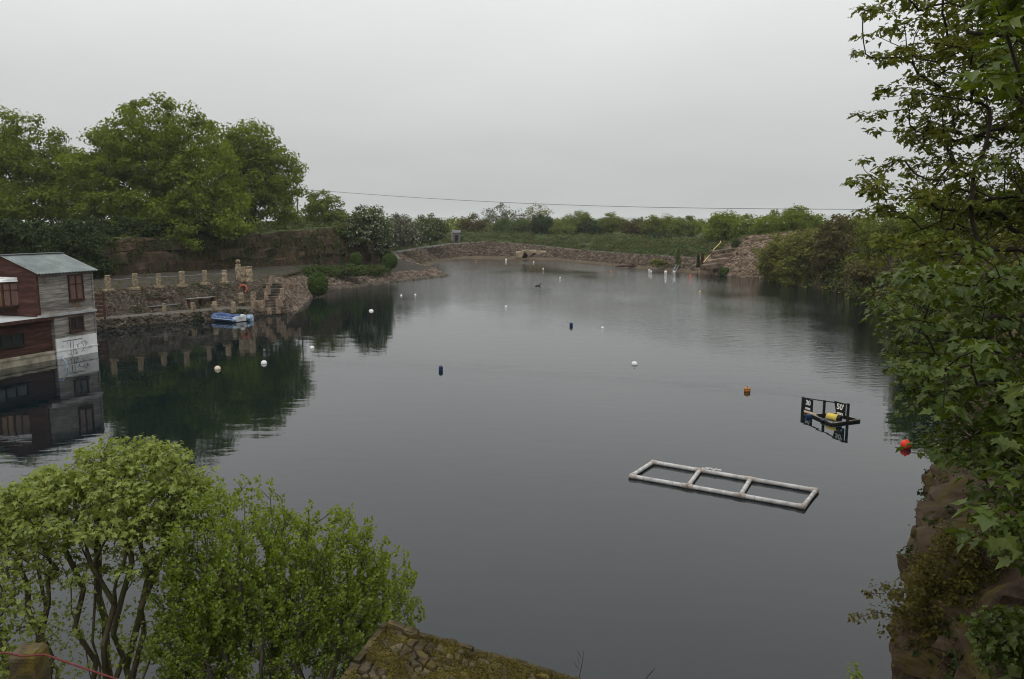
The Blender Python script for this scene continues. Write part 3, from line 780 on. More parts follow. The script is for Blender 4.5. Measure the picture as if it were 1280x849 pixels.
def crown_leaves(centres, n_per, rad, size, rng, flat=.65, upb=.6, centre=None, jitter=.9):
    """leaf positions, normals, headings for clumps around centres"""
    n = len(centres) * n_per
    c = np.repeat(centres, n_per, 0)
    d = rng.normal(size=(n, 3)); d /= np.linalg.norm(d, axis=1)[:, None]
    rr = rng.random(n) ** .5
    rv = np.repeat(rad * (0.6 + .8 * rng.random(len(centres))), n_per)
    off = d * (rr * rv)[:, None]; off[:, 2] *= flat
    pos = c + off
    nrm = d * .7 + np.array([0, 0, upb]) + rng.normal(size=(n, 3)) * jitter * .5
    head = d + rng.normal(size=(n, 3)) * .6; head[:, 2] -= .3
    sz = size * (.5 + 1.0 * rng.random(n) ** 1.2)
    return pos, nrm, head, sz

def tree(name, label, cat, trunks, lobes, nclump, nleaf, crad, lsize, leafmat, seed, r_trunk, r_tip=.012, bark='bark', kind='tuft', group=None,
         shell=.45, flat=.65, mind=0.0, upb=.6, sides=6, blossom=0.0, seg=.6, kpath=.35, crown_name='crown', bend=.12):
    rng = np.random.default_rng(seed)
    base = Vector(trunks[0][0])
    root = empty(name, base); tag(root, label, cat, group)
    t = sample_lobes(lobes, nclump, rng, shell, mind)
    PP, par, cnt = grow(trunks, t, rng, seg=seg, kpath=kpath, bend=bend)
    b = np.array(base)
    me, _ = skeleton_mesh(name + '_trunk', PP - b, par, cnt, r_tip, r_trunk, M[bark], sides)
    link('trunk', me, root)
    pos, nrm, head, sz = crown_leaves(t - b, nleaf, crad, lsize, rng, flat, upb)
    mats = [M[leafmat]]; mi = None
    if blossom:
        mats.append(M['blossom']); mi = (rng.random(len(pos)) < blossom).astype(int)
    link(crown_name, leaves_mesh(name + '_leaves', pos, nrm, head, sz, kind, mats, mi), root)
    return root
def trunk_line(base, top, rng, n=5, wob=.05):
    base, top = np.array(base, float), np.array(top, float)
    L = np.linalg.norm(top - base)
    return [base + (top - base) * i / n + (rng.normal(size=3) * wob * L * (0 < i < n)) for i in range(n + 1)]
RT = np.random.default_rng(5)

# --- the big oaks above the left cliff
def px_lobe(px, py, Y, rx, rz, ry=None):
    """ellipsoid from a place in the survey: centre at depth Y, half-width and half-height given as seen"""
    c = AY(px, py, Y); k = Y / F_PX * 1.01
    return (tuple(c), (rx * k, (ry if ry else rx * k), rz * k))
def oak(label, base, top, lobes, ncl, nleaf, seed, mat='oak', crad=.98, ls=.23, r=.5):
    return tree('oak_tree', label, 'tree', [trunk_line(base, top, RT, 5, .03)], lobes, ncl, nleaf, crad, ls, mat, seed, r, .02,
                group='oaks above the left cliff', shell=.5, mind=.65, seg=1.0, kpath=.25)
b = AY(190, 300, 84); b.z = 5.6
oak('broad domed oak, largest tree, above the left cliff behind the stone posts', b, b + Vector((.5, 0, 5.0)),
    [px_lobe(200, 190, 84, 78, 66, 6.5), px_lobe(140, 222, 83, 55, 50, 5), px_lobe(255, 235, 82, 52, 55, 5), px_lobe(190, 262, 81, 85, 30, 5),
     px_lobe(290, 275, 80, 30, 22, 3), px_lobe(175, 300, 77, 18, 16, 2), px_lobe(228, 297, 78, 26, 16, 2)], 620, 112, 41)
b = AY(15, 300, 84); b.z = 5.6
oak('tall oak at the left edge of the view behind the boathouse roof', b, b + Vector((.5, 0, 5.0)),
    [px_lobe(20, 195, 84, 55, 58, 6), px_lobe(70, 225, 86, 40, 45, 5), px_lobe(-45, 200, 86, 55, 65, 6), px_lobe(30, 260, 82, 75, 35, 5)], 480, 104, 42)
b = AY(318, 290, 98); b.z = 5.8
oak('smaller round oak leaning over the right end of the oak row, nearest the cable pole', b, b + Vector((0, 0, 4.5)),
    [px_lobe(305, 200, 98, 48, 46, 5), px_lobe(345, 225, 97, 32, 38, 4), px_lobe(300, 250, 96, 45, 30, 4), px_lobe(352, 262, 95, 16, 22, 2)], 370, 98, 43)
# dark ivy-hung understorey between the oaks and the terrace
def bush(name, label, cat, lobes, ncl, nleaf, seed, mat, crad=.6, ls=.2, group=None, base=None, blossom=0.0, r=.12, shell=.4, upb=.6, kind='tuft', mind=0.0):
    c = np.array(lobes[0][0]); rz = lobes[0][1][2]
    base = Vector(base) if base is not None else Vector((c[0], c[1], c[2] - rz * 1.05))
    rg = np.random.default_rng(seed)
    top = np.array(c) - np.array([0, 0, rz * .3])
    return tree(name, label, cat, [trunk_line(base, top, rg, 3, .05)], lobes, ncl, nleaf, crad, ls, mat, seed, r, .01, group=group, shell=shell,
                blossom=blossom, seg=.8, upb=upb, kind=kind, sides=5, mind=mind)
bush('laurel_bush', 'dark evergreen thicket behind the boathouse roof at the left edge', 'bush', [px_lobe(20, 302, 64, 52, 30, 3), px_lobe(-30, 300, 62, 45, 35, 3)], 210, 80, 51, 'dark_leaf', base=(-38.5, 63.5, 2.2), group='dark bushes at the cliff foot')
bush('laurel_bush', 'dark evergreen thicket between the boathouse roof and the brown cliff', 'bush', [px_lobe(92, 306, 68, 44, 30, 3), px_lobe(120, 330, 67, 18, 12, 1.5)], 190, 80, 52, 'dark_leaf', base=(-38.6, 68.6, 2.2), group='dark bushes at the cliff foot')
bush('ivy', 'dark green ivy mass draped over the cliff top under the big oak', 'ivy', [px_lobe(150, 288, 76, 50, 14, 1.6), px_lobe(215, 284, 80, 45, 12, 1.6), px_lobe(272, 288, 83, 35, 10, 1.4)], 170, 70, 53, 'dark_leaf', base=(-36, 80, 5.2))
bush('ivy', 'band of ivy along the bare cliff top left of the white blossom bush', 'ivy', [px_lobe(340, 290, 92, 36, 7, 1.2), px_lobe(400, 290, 97, 40, 7, 1.2)], 120, 60, 54, 'hedge_leaf', crad=.5, base=(-24.6, 93, 5.5))
# hanging roots and ivy trails on the cliff face
def trails(name, label, cols, n, seed, mat, lo, hi):
    rg = np.random.default_rng(seed)
    tops = band_points(cols, 5, 6, n, rg, .35)
    P, Nn, H, Sz = [], [], [], []
    for t in tops:
        L = rg.uniform(lo, hi); m = int(L / .09)
        x = np.cumsum(rg.normal(size=(m, 2)) * .035, 0)
        inw = np.array(CTR) - t; inw[2] = 0; inw /= np.linalg.norm(inw)
        for q in range(m):
            P.append(t + inw * .22 + np.array([x[q, 0], x[q, 1], -q * .09])); Nn.append(inw + rg.normal(size=3) * .6); H.append(np.array([0, 0, -1]) + rg.normal(size=3) * .4); Sz.append(rg.uniform(.08, .2))
    P = np.array(P); ok = P[:, 2] > 1.6
    o = link(name, leaves_mesh(name, P[ok], np.array(Nn)[ok], np.array(H)[ok], np.array(Sz)[ok], 'tuft', [M[mat]]))
    tag(o, label, 'creeper', kind='stuff')
trails('creeper', 'dark trailing creepers hanging down the cliff below the oaks', seg_cols(5, 10), 520, 61, 'dark_leaf', .5, 2.6)
trails('dry_creeper', 'dry brown creeper stems hanging down the cliff face', seg_cols(6, 14), 420, 62, 'bronze', .8, 3.0)

# --- bushes on and beyond the left headland
bush('pale_tree', 'yellow green round tree beside the cable pole above the cliff', 'tree', [px_lobe(402, 262, 112, 26, 23, 2.6), px_lobe(420, 276, 111, 20, 14, 2)], 120, 60, 71, 'lime', crad=.7, ls=.24, base=AY(402, 292, 112))
bush('pale_bush', 'low yellow green bush left of the cable pole', 'bush', [px_lobe(362, 280, 106, 16, 14, 1.8)], 60, 50, 72, 'lime', crad=.5, ls=.2)
bush('hawthorn', 'hawthorn bush speckled with white blossom hanging over the cliff end', 'bush', [px_lobe(457, 280, 99, 26, 24, 2.6), px_lobe(440, 292, 98, 12, 14, 1.4), px_lobe(478, 296, 100, 10, 22, 1.2)], 190, 70, 73, 'haw_leaf', crad=.5, ls=.19, blossom=.16, base=(-18.6, 101, 5.4))
bush('ivy', 'ivy column clothing the end of the bare cliff below the blossom bush', 'ivy', [px_lobe(478, 306, 101, 9, 18, .9)], 60, 60, 74, 'dark_leaf', crad=.4, ls=.16, base=(-16.9, 103, 2.0))
M_LIST = [
 # name, label, px, py, Y, rx, rz, ncl, material, blossom
 ('hawthorn', 'grey green blossoming hawthorn right of the cliff end', 502, 287, 132, 20, 20, 110, 'grey_leaf', .10),
 ('green_bush', 'mid green round bush left of the stone hut', 538, 286, 150, 20, 17, 110, 'haw_leaf', .05),
 ('brown_tree', 'brownish leaved tree just right of the stone hut', 592, 284, 178, 18, 18, 100, 'bronze', 0),
 ('bare_tree', 'sparse grey tree, taller of the two thin crowns on the far skyline', 630, 270, 188, 26, 17, 90, 'grey_leaf', 0),
 ('bare_tree', 'sparse olive tree right of the taller thin crown on the far skyline', 672, 272, 190, 22, 17, 90, 'olive', 0),
 ('green_bush', 'green bush below the taller thin crown on the far bank', 638, 284, 180, 22, 11, 80, 'hedge_leaf', 0),
 ('holly_bush', 'dark round evergreen bush below the two thin crowns', 677, 282, 176, 14, 13, 90, 'dark_leaf', 0),
 ('pale_tree', 'pale yellowish round tree in the middle of the far hedge line', 722, 276, 184, 20, 13, 90, 'lime', 0),
 ('holly_bush', 'dark round bush under the pale tree on the far bank', 735, 286, 170, 14, 11, 80, 'dark_leaf', 0),
 ('green_bush', 'light green bush left of the dark round bush in mid bank', 704, 287, 174, 16, 11, 70, 'lime', 0),
 ('green_tree', 'low green tree right of the pale tree on the far skyline', 765, 279, 178, 20, 12, 90, 'oak_b', 0),
 ('brown_bush', 'brown twiggy bush on the far skyline left of the rounded green tree', 795, 283, 172, 16, 10, 70, 'bronze', 0),
 ('green_tree', 'rounded green tree in the far hedge left of the small cypress', 823, 281, 165, 20, 13, 100, 'oak_b', 0),
 ('green_tree', 'pale green tree just left of the scree mound trees', 856, 283, 158, 18, 12, 90, 'lime', 0),
 ('holly_bush', 'dark bramble bush low on the far bank left of the small cypress', 823, 301, 146, 20, 10, 80, 'dark_leaf', 0),
 ('dark_tree', 'dark rounded tree rising directly behind the scree top', 908, 284, 128, 24, 16, 130, 'oak', 0),
 ('dark_tree', 'broad dark green tree, tallest behind the scree slope', 985, 281, 116, 40, 24, 260, 'oak', .02),
 ('dark_tree', 'mid green tree filling between the two scree trees', 943, 284, 122, 26, 17, 150, 'oak', .03),
 ('olive_tree', 'olive brown tree overhanging the water right of the scree', 1010, 324, 91, 36, 36, 260, 'olive', 0),
 ('olive_tree', 'yellowish green sapling clump at the right foot of the scree', 968, 322, 98, 18, 28, 150, 'olive', 0),
 ('bronze_tree', 'reddish brown leaved tree on the right shore behind the olive tree', 1048, 312, 86, 30, 42, 260, 'bronze', 0),
 ('green_tree', 'green skyline tree behind the reddish brown tree on the right shore', 1060, 292, 112, 40, 14, 140, 'oak', 0),
]
for i, (nm, lb, px, py, Y, rx, rz, ncl, mt, bl) in enumerate(M_LIST):
    far = Y > 125
    sparse = nm == 'bare_tree'
    bush(nm, lb, 'tree' if 'tree' in nm else 'bush', [px_lobe(px, py, Y, rx, rz), px_lobe(px - rx * .5, py + rz * .35, Y - .5, rx * .6, rz * .7), px_lobe(px + rx * .5, py + rz * .3, Y + .5, rx * .6, rz * .7)],
         int(ncl * 1.25), 30 if sparse else 80, 100 + i, mt, crad=.9 if far else .7, ls=.24 if far else .2, group='bushes and trees round the far shore', blossom=bl,
         base=AY(px, py + rz * 1.25, Y))
# right shore wood seen through the near sycamore
R_LIST = [
 ('green_tree', 'mid green tree on the right shore behind the near sycamore leaves', 1112, 300, 74, 46, 40, 210, 'oak_b'),
 ('bronze_bush', 'reddish bush low on the right shore above the pale landing stage', 1100, 338, 70, 36, 14, 130, 'bronze'),
 ('green_tree', 'dark green tree on the right cliff, half hidden by near leaves', 1190, 290, 56, 60, 60, 240, 'oak'),
 ('green_bush', 'green bush overhanging the water below the right cliff', 1150, 372, 60, 40, 22, 150, 'olive'),
 ('green_tree', 'tall green tree at the right edge on the cliff, behind the sycamore', 1275, 300, 44, 60, 80, 240, 'oak_b'),
 ('green_bush', 'olive bush hanging down the right cliff behind the lower sycamore bough', 1235, 420, 40, 50, 40, 200, 'olive'),
]
for i, (nm, lb, px, py, Y, rx, rz, ncl, mt) in enumerate(R_LIST):
    bush(nm, lb, 'tree' if 'tree' in nm else 'bush', [px_lobe(px, py, Y, rx, rz), px_lobe(px - rx * .45, py + rz * .4, Y - .5, rx * .55, rz * .6), px_lobe(px + rx * .45, py + rz * .35, Y + .5, rx * .6, rz * .6)],
         ncl, 70, 140 + i, mt, crad=.6, ls=.2, group='trees on the right shore', base=AY(px + 12, py + rz * 1.15, Y + 1))

# far countryside: hedges and woods that read as one mass
def mass(name, label, pts, n_per, rad, size, mat, seed, cat):
    rg = np.random.default_rng(seed)
    pos, nrm, head, sz = crown_leaves(np.array(pts), n_per, rad, size, rg)
    o = link(name, leaves_mesh(name, pos, nrm, head, sz, 'tuft', [M[mat]])); tag(o, label, cat, kind='stuff'); return o
rg = np.random.default_rng(77)
pts = []
for px in np.linspace(470, 1120, 150):
    for k in range(2):
        Y = rg.uniform(190, 260); x = (px - CX) / F_PX * Y
        pts.append((x, Y, 5.0 + rg.uniform(0, 2.3) + 1.0 * noise.noise(Vector((px * .02, 0, 0)))))
mass('far_woodland', 'misty green woodland and hedges along the skyline beyond the far bank', pts, 60, 1.9, .6, 'oak_b', 78, 'woodland')
pts = []
for px in np.linspace(-100, 480, 70):
    Y = rg.uniform(120, 150); pts.append(((px - CX) / F_PX * Y, Y, 6 + rg.uniform(0, 2.0)))
mass('field_hedge', 'hedge greenery showing through gaps behind the left oaks', pts, 60, 1.6, .5, 'haw_leaf', 79, 'hedge')
bp = band_points(seg_cols(15, 24), 5, 6, 650, rg)
mass('bramble', 'low bramble and nettle cover on the bank behind the far path', bp + np.array([0, 0, .15]), 34, .75, .2, 'grass', 80, 'bramble')
bp = band_points(seg_cols(15, 24), 5, 6, 230, rg)
mass('dry_bramble', 'rusty dead bramble patches on the bank behind the far path', bp + np.array([0, 0, .25]), 22, .6, .22, 'bronze', 81, 'bramble')
bp = band_points(seg_cols(25, 31), 1, 6, 800, rg)
mass('cliff_ivy', 'ivy and scrub clothing the right shore cliff', bp, 40, .7, .2, 'dark_leaf', 82, 'ivy')
bp = band_points(seg_cols(25, 31), 1, 6, 800, rg)
mass('cliff_scrub', 'olive scrub on the right shore cliff', bp, 34, .8, .2, 'olive', 83, 'scrub')
bp = band_points(seg_cols(4, 25), 6, 7, 1500, rg)
mass('rough_grass', 'rough grass on the plateau above the quarry', bp, 24, .8, .3, 'grass', 84, 'grass')
bp = band_points(seg_cols(15, 23), 2, 4, 330, rg, .8)
mass('bank_weeds', 'small weeds among the far bank stones', bp, 16, .4, .15, 'grass', 85, 'weeds')
bp = band_points(seg_cols(15, 24), 5, 6, 330, rg)
mass('nettles', 'dark nettle clumps on the bank behind the far path', bp + np.array([0, 0, .3]), 30, .7, .2, 'hedge_leaf', 86, 'nettles')
bp = band_points(seg_cols(4, 12), 4, 5, 700, rg, 2.5)
mass('leaf_litter', 'brown leaf litter and weeds scattered on the terrace below the cliff', bp + np.array([0, 0, .03]), 8, .35, .1, 'bronze', 87, 'litter')
bp = band_points(seg_cols(23, 26), 4, 6, 60, rg)
mass('scree_scrub', 'patchy scrub at the top of the scree slope', bp + np.array([0, 0, .2]), 34, .5, .18, 'olive', 88, 'scrub')
# ivy hedge by the topiary
bush('ivy_hedge', 'long low ivy hedge between the cliff path and the topiary balls', 'hedge', [px_lobe(398, 339, 83, 26, 7, 1.0), px_lobe(435, 338, 89, 26, 6.5, 1.0), px_lobe(468, 338, 94, 22, 7, 1.0)], 230, 50, 91, 'hedge_leaf', crad=.42, ls=.15, base=(-20.3, 87, 1.0))
def ball_bush(label, px, py, Y, rx, rz, seed, base_z):
    c = AY(px, py, Y); k = Y / F_PX
    root = empty('topiary_ball', (c.x, c.y, base_z)); tag(root, label, 'topiary', 'clipped topiary balls by the water')
    rg = np.random.default_rng(seed); n = 6500
    d = rg.normal(size=(n, 3)); d /= np.linalg.norm(d, axis=1)[:, None]
    rr = (.86 + .14 * rg.random(n)) * (1 + .06 * np.array([noise.noise(Vector(q) * 2.2 + Vector((seed, 0, 0))) for q in d]))
    pos = d * rr[:, None] * np.array([rx * k, rx * k, rz * k]) + np.array([0, 0, c.z - base_z])
    link('crown', leaves_mesh('topiary_leaves', pos, d + rg.normal(size=(n, 3)) * .5, rg.normal(size=(n, 3)), .12 + .08 * rg.random(n), 'tuft', [M['box_leaf']]), root)
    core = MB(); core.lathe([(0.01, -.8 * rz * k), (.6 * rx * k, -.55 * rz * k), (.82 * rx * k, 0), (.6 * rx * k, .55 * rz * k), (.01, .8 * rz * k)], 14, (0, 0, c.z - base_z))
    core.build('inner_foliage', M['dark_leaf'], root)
    st = MB(); st.tube([(0, 0, -.3), (0, 0, c.z - base_z)], .07, 6); st.build('trunk', M['bark'], root)
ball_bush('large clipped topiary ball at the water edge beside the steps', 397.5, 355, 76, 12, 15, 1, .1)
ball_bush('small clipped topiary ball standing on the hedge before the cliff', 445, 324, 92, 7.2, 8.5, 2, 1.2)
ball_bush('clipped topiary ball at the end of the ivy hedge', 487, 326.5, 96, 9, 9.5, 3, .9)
bush('low_bush', 'small dark rounded bush at the foot of the scree by the water', 'bush', [px_lobe(905, 340, 107.5, 6.5, 6, .7)], 45, 40, 95, 'hedge_leaf', crad=.3, ls=.14)
bush('low_bush', 'small dark bush high on the scree slope', 'bush', [px_lobe(921, 306, 113, 4.5, 6, .5)], 36, 40, 96, 'dark_leaf', crad=.28, ls=.14)
bush('low_bush', 'small dark shrub on the terraces left of the scree', 'bush', [px_lobe(899, 315, 113, 4, 4, .4)], 30, 40, 97, 'dark_leaf', crad=.25, ls=.13)
bush('low_bush', 'grassy green bush on the far bank behind the floating white buoys', 'bush', [px_lobe(823, 329, 119, 12, 4, .5)], 60, 30, 98, 'olive', crad=.3, ls=.15)
def conifer(label, px, py0, py1, Y, w, mat, seed):
    a, t = AY(px, py1, Y), AY(px, py0, Y); h = t.z - a.z; k = Y / F_PX
    root = empty('cypress', a); tag(root, label, 'conifer', 'little conifers on the far bank')
    rg = np.random.default_rng(seed); n = 2600
    u = rg.random(n) ** .8; an = rg.random(n) * 6.28
    r = w * k * (1 - u) ** .6 * (.6 + .4 * rg.random(n)) * np.minimum(1, .5 + u * 4)
    pos = np.stack([r * np.cos(an), r * np.sin(an), u * h], -1)
    nr = np.stack([np.cos(an), np.sin(an), .3 + 0 * an], -1) + rg.normal(size=(n, 3)) * .4
    link('crown', leaves_mesh('cypress_leaves', pos, nr, np.array([0, 0, 1.]) + rg.normal(size=(n, 3)) * .3, .12 + .1 * rg.random(n), 'tuft', [M[mat]]), root)
    mb = MB(); mb.tube([(0, 0, -.3), (0, 0, h * .9)], [.06, .01], 6); mb.build('trunk', M['bark'], root)
conifer('slim yellow green cypress on the far bank near the ladder', 847.5, 313, 335, 116, 3.6, 'conifer', 5)
conifer('small dark cypress left of the dead brown one by the scree', 872.5, 320, 339, 113.5, 2.4, 'dark_leaf', 6)
conifer('dead rusty brown cypress at the left edge of the scree', 877.5, 318, 340, 113, 3.2, 'conifer_dead', 7)

# ------------------------------------------------------------------ the boathouse
def house():
    F0 = Vector((-22.8, 43.2, 0)); u = Vector((-.33, -.944, 0)).normalized()
    v = Vector((-u.y, u.x, 0)) * 1.0                      # candidates for inland
    if v.x > 0: v = -v
    ang = math.atan2(u.y, u.x)
    # local frame: x along the lake front towards the camera, y inland or lakewards by sign, z up
    root = empty('boathouse', F0)
    root.matrix_world = Matrix(((u.x, v.x, 0, F0.x), (u.y, v.y, 0, F0.y), (0, 0, 1, 0), (0, 0, 0, 1)))
    tag(root, 'two storey timber boathouse with corrugated roof standing in the water', 'boathouse')
    rg = random.Random(4)
    LW, UW = 2.55, 3.35           # lower grey bay, upper grey front
    Z1, Z2, ZB = 2.28, 4.55, 1.12
    DEP = 4.4                     # depth of upper storey inland, ridge in the middle
    RIDGE = Z2 + .78
    LONG = 10.0
    def boards(parent, x0, x1, z0, z1, y, mat, bh, outward=-1, axis='x', ztop=None):
        n = max(1, int(round((z1 - z0) / bh))); h = (z1 - z0) / n
        for k in range(n):
            za, zb = z0 + k * h, z0 + (k + 1) * h
            segs = [(x0, x1)]
            mb = MB()
            for a, b_ in segs:
                zt = .5 * (za + zb)
                bb = b_
                aa = a
                if ztop is not None:
                    aa, bb = ztop(za + h * .5, a, b_)
                    if bb - aa < .05: continue
                o0 = outward * (.012 + rg.random() * .006); o1 = outward * .034
                if axis == 'x':
                    vs = [(aa, y, za), (bb, y, za), (bb, y, zb), (aa, y, zb), (aa, y + o1, za - .012), (bb, y + o1, za - .012), (bb, y + o0, zb), (aa, y + o0, zb)]
                else:
                    vs = [(y, aa, za), (y, bb, za), (y, bb, zb), (y, aa, zb), (y + o1, aa, za - .012), (y + o1, bb, za - .012), (y + o0, bb, zb), (y + o0, aa, zb)]
                mb.add(vs, [(4, 5, 6, 7), (0, 1, 5, 4), (3, 7, 6, 2), (0, 4, 7, 3), (1, 2, 6, 5)])
            if mb.v: mb.build('board', mat, parent)
    def window(parent_root, x0, x1, z0, z1, y, out, axis, pane_mat, cols=2, rows=1, rowsplit=.35, fr='dark_wood'):
        d = .07 * out
        def bx(mb, a0, a1, c0, c1, y0, y1):
            if axis == 'x': mb.box(a0, a1, min(y0, y1), max(y0, y1), c0, c1)
            else: mb.box(min(y0, y1), max(y0, y1), a0, a1, c0, c1)
        w = empty('window'); w.parent = parent_root
        f = MB(); t = .07
        for (a0, a1, c0, c1) in ((x0, x1, z0, z0 + t), (x0, x1, z1 - t, z1), (x0, x0 + t, z0 + t, z1 - t), (x1 - t, x1, z0 + t, z1 - t)):
            bx(f, a0, a1, c0, c1, y, y + d)
        f.build('frame', M[fr], w)
        xs = np.linspace(x0 + t, x1 - t, cols + 1)
        zs = [z0 + t, z1 - t] if rows == 1 else [z0 + t, z0 + t + (z1 - z0 - 2 * t) * (1 - rowsplit), z1 - t]
        for i in range(1, cols):
            m = MB(); bx(m, xs[i] - .035, xs[i] + .035, z0 + t, z1 - t, y + d * .1, y + d * .85); m.build('glazing_bar', M[fr], w)
        if rows == 2:
            for i in range(cols):
                m = MB(); bx(m, xs[i] + (.036 if i else .001), xs[i + 1] - (.036 if i < cols - 1 else .001), zs[1] - .025, zs[1] + .025, y + d * .1, y + d * .8); m.build('glazing_bar', M[fr], w)
        for i in range(cols):
            for j in range(len(zs) - 1):
                m = MB(); bx(m, xs[i] + .002, xs[i + 1] - .002, zs[j] + .002, zs[j + 1] - .002, y + d * .12, y + d * .3)
                m.build('pane', pane_mat if not isinstance(pane_mat, list) else pane_mat[i % len(pane_mat)], w)
        s = MB(); bx(s, x0 - .05, x1 + .05, z0 - .05, z0 - .002, y + out * .01, y + d * 1.7); s.build('sill', M[fr], w)
    # cores (front plane y=0 lakewards is -y)
    c = MB(); c.box(.06, LW, .02, DEP, -.6, Z1); c.build('lower_storey', M['grey_wood'], root)
    c = MB(); c.box(LW + .04, LONG, .22, DEP, .42, Z1 - .1); c.build('red_storey', M['red_wood'], root)
    c = MB()
    c.add([(.05, .02, Z1), (UW - .02, .02, Z1), (UW - .02, DEP, Z1), (.05, DEP, Z1), (.05, .02, Z2), (UW - .02, .02, Z2), (UW - .02, DEP, Z2), (.05, DEP, Z2), (.05, DEP / 2, RIDGE), (UW - .02, DEP / 2, RIDGE)],
          [(0, 1, 5, 4), (3, 7, 6, 2), (1, 2, 6, 9, 5), (0, 4, 8, 7, 3), (4, 5, 9, 8), (7, 8, 9, 6)])
    c.build('upper_storey', M['grey_wood'], root)
    # white painted base with the fender strip and lettering
    c = MB(); c.box(.0, LW + .02, -.05, .018, -.5, ZB - .08); w = c.build('white_base', M['white_paint'], root)
    c = MB(); c.box(-.02, LW + .05, -.075, -.052, .38, .44); c.build('rubbing_strip', M['white_paint'], w)
    # drawn lines and loops on the white base
    dr = MB()
    dr.box(.95, 2.15, -.058, -.0505, .86, .9)
    for xx in (1.55, 1.72): dr.box(xx - .015, xx + .015, -.058, -.0505, .12, .8)
    for (cx, cz, r, a0, a1) in ((1.1, .42, .2, 0, 260), (.9, .55, .16, 30, 330), (1.33, .5, .08, 60, 300)):
        pts = [(cx + r * math.cos(math.radians(a)), -.053, cz + r * 1.2 * math.sin(math.radians(a))) for a in np.linspace(a0, a1, 14)]
        dr.tube(pts, .012, 4)
    dr.build('painted_lines', M['slate'], w)
    wl_ = empty('lower_front_wall'); wl_.parent = root
    boards(wl_, .02, LW, ZB - .08, Z1 - .04, 0.018, M['grey_wood'], .115)
    wu = empty('upper_front_wall'); wu.parent = root
    boards(wu, .02, UW, Z1 + .1, Z2 - .02, 0.018, M['grey_wood'], .115)
    # band between storeys
    c = MB(); c.box(-.06, UW + .1, -.14, .02, Z1 - .035, Z1 + .09); c.build('storey_band', M['flat_roof'], root)
    # corner posts
    for xx, mt in ((0.0, 'grey_wood'), (UW, 'dark_wood')):
        c = MB(); c.box(xx - .05, xx + .05, -.05, .05, Z1 + .09, Z2); c.build('corner_post', M[mt], root)
    c = MB(); c.box(-.05, .05, -.045, .05, ZB - .06, Z1 - .036); c.build('corner_post', M['grey_wood'], root)
    # gable wall facing the camera (plane x = UW), boards run inland, cut by the roof slope
    wg = empty('gable_wall'); wg.parent = root
    def cut(z, a, b_):
        if z <= Z2: return a, b_
        k = (z - Z2) / (RIDGE - Z2) * DEP / 2
        return a + k, b_ - k
    boards(wg, .06, DEP, Z1 + .04, RIDGE - .06, UW - .018, M['red_wood'], .14, outward=1, axis='y', ztop=cut)
    # red lower front, recessed, with long dark windows
    wr = empty('red_front_wall'); wr.parent = root
    boards(wr, LW + .05, LONG, .5, Z1 - .12, .215, M['red_wood'], .14)
    c = MB(); c.box(LW + .06, LONG, -.02, .2, .34, .46); c.build('deck_edge', M['cream_wood'], root)
    c = MB(); c.box(LW + .06, LONG, .02, .6, -.3, .33); c.build('float_beam', M['cream_wood'], root)
    window(root, .78, 1.68, 1.32, 2.12, -.02, -1, 'x', M['glass'], 2)
    window(root, .62, 1.55, 2.95, 4.32, -.02, -1, 'x', M['curtain'], 2, 2, .35)
    window(root, 4.2, 6.6, .98, 1.62, .18, -1, 'x', M['glass'], 4, fr='black_wood')
    # flat pale roof over the red storey, wrapping below the gable
    c = MB(); c.box(UW + .02, LONG + .2, -.3, DEP + .1, Z1 - .09, Z1 + .0); rf = bevel(c.build('flat_roof', M['flat_roof'], root), .015)
    c = MB(); c.box(UW + .02, LONG + .2, -.33, -.302, Z1 - .16, Z1 + .01); c.build('fascia', M['dark_wood'], rf)
    c = MB(); c.box(LW + .04, UW + .02, -.1, .21, Z1 - .2, Z1 - .04); c.build('soffit', M['dark_wood'], root)
    # corrugated roof: two slopes of ribbed sheet
    def slope(y0, z0, y1, z1, nm):
        n = 110; vs = []; fs = []
        for i in range(n + 1):
            x = -.22 + (UW + .38) * i / n
            w_ = .022 * math.sin(2 * math.pi * x / .2)
            for (yy, zz) in ((y0, z0), (y1, z1)):
                vs += [(x, yy, zz + w_ + .045), (x, yy, zz + w_ + .036)]
        for i in range(n):
            a, b_ = i * 4, i * 4 + 4
            fs += [(a, b_, b_ + 2, a + 2), (a + 1, a + 3, b_ + 3, b_ + 1), (a, a + 1, b_ + 1, b_), (a + 2, b_ + 2, b_ + 3, a + 3)]
        mb = MB(); mb.add(vs, fs, 0, False); return mb.build(nm, M['roof_sheet'], root)
    sl = (RIDGE - Z2) / (DEP / 2)
    r1 = slope(-.32, Z2 - .32 * sl, DEP / 2, RIDGE, 'roof')
    slope(DEP + .3, Z2 - .3 * sl, DEP / 2, RIDGE, 'roof')
    c = MB(); c.bar((-.22, DEP / 2, RIDGE + .075), (UW + .17, DEP / 2, RIDGE + .075), .3, .03); c.build('ridge_cap', M['roof_sheet'], r1)
    c = MB(); c.bar((UW + .06, -.3, Z2 - .3 * sl - .02), (UW + .06, DEP / 2, RIDGE - .02), .03, .13); c.build('bargeboard', M['dark_wood'], root)
    # bay window on the gable
    b0, b1, zb0, zb1, dpt = 1.35, 3.05, Z1 + .52, Z2 - .52, .55
    bay = empty('bay_window'); bay.parent = root
    pts = [(UW, b0), (UW + dpt, b0 + .38), (UW + dpt, b1 - .38), (UW, b1)]
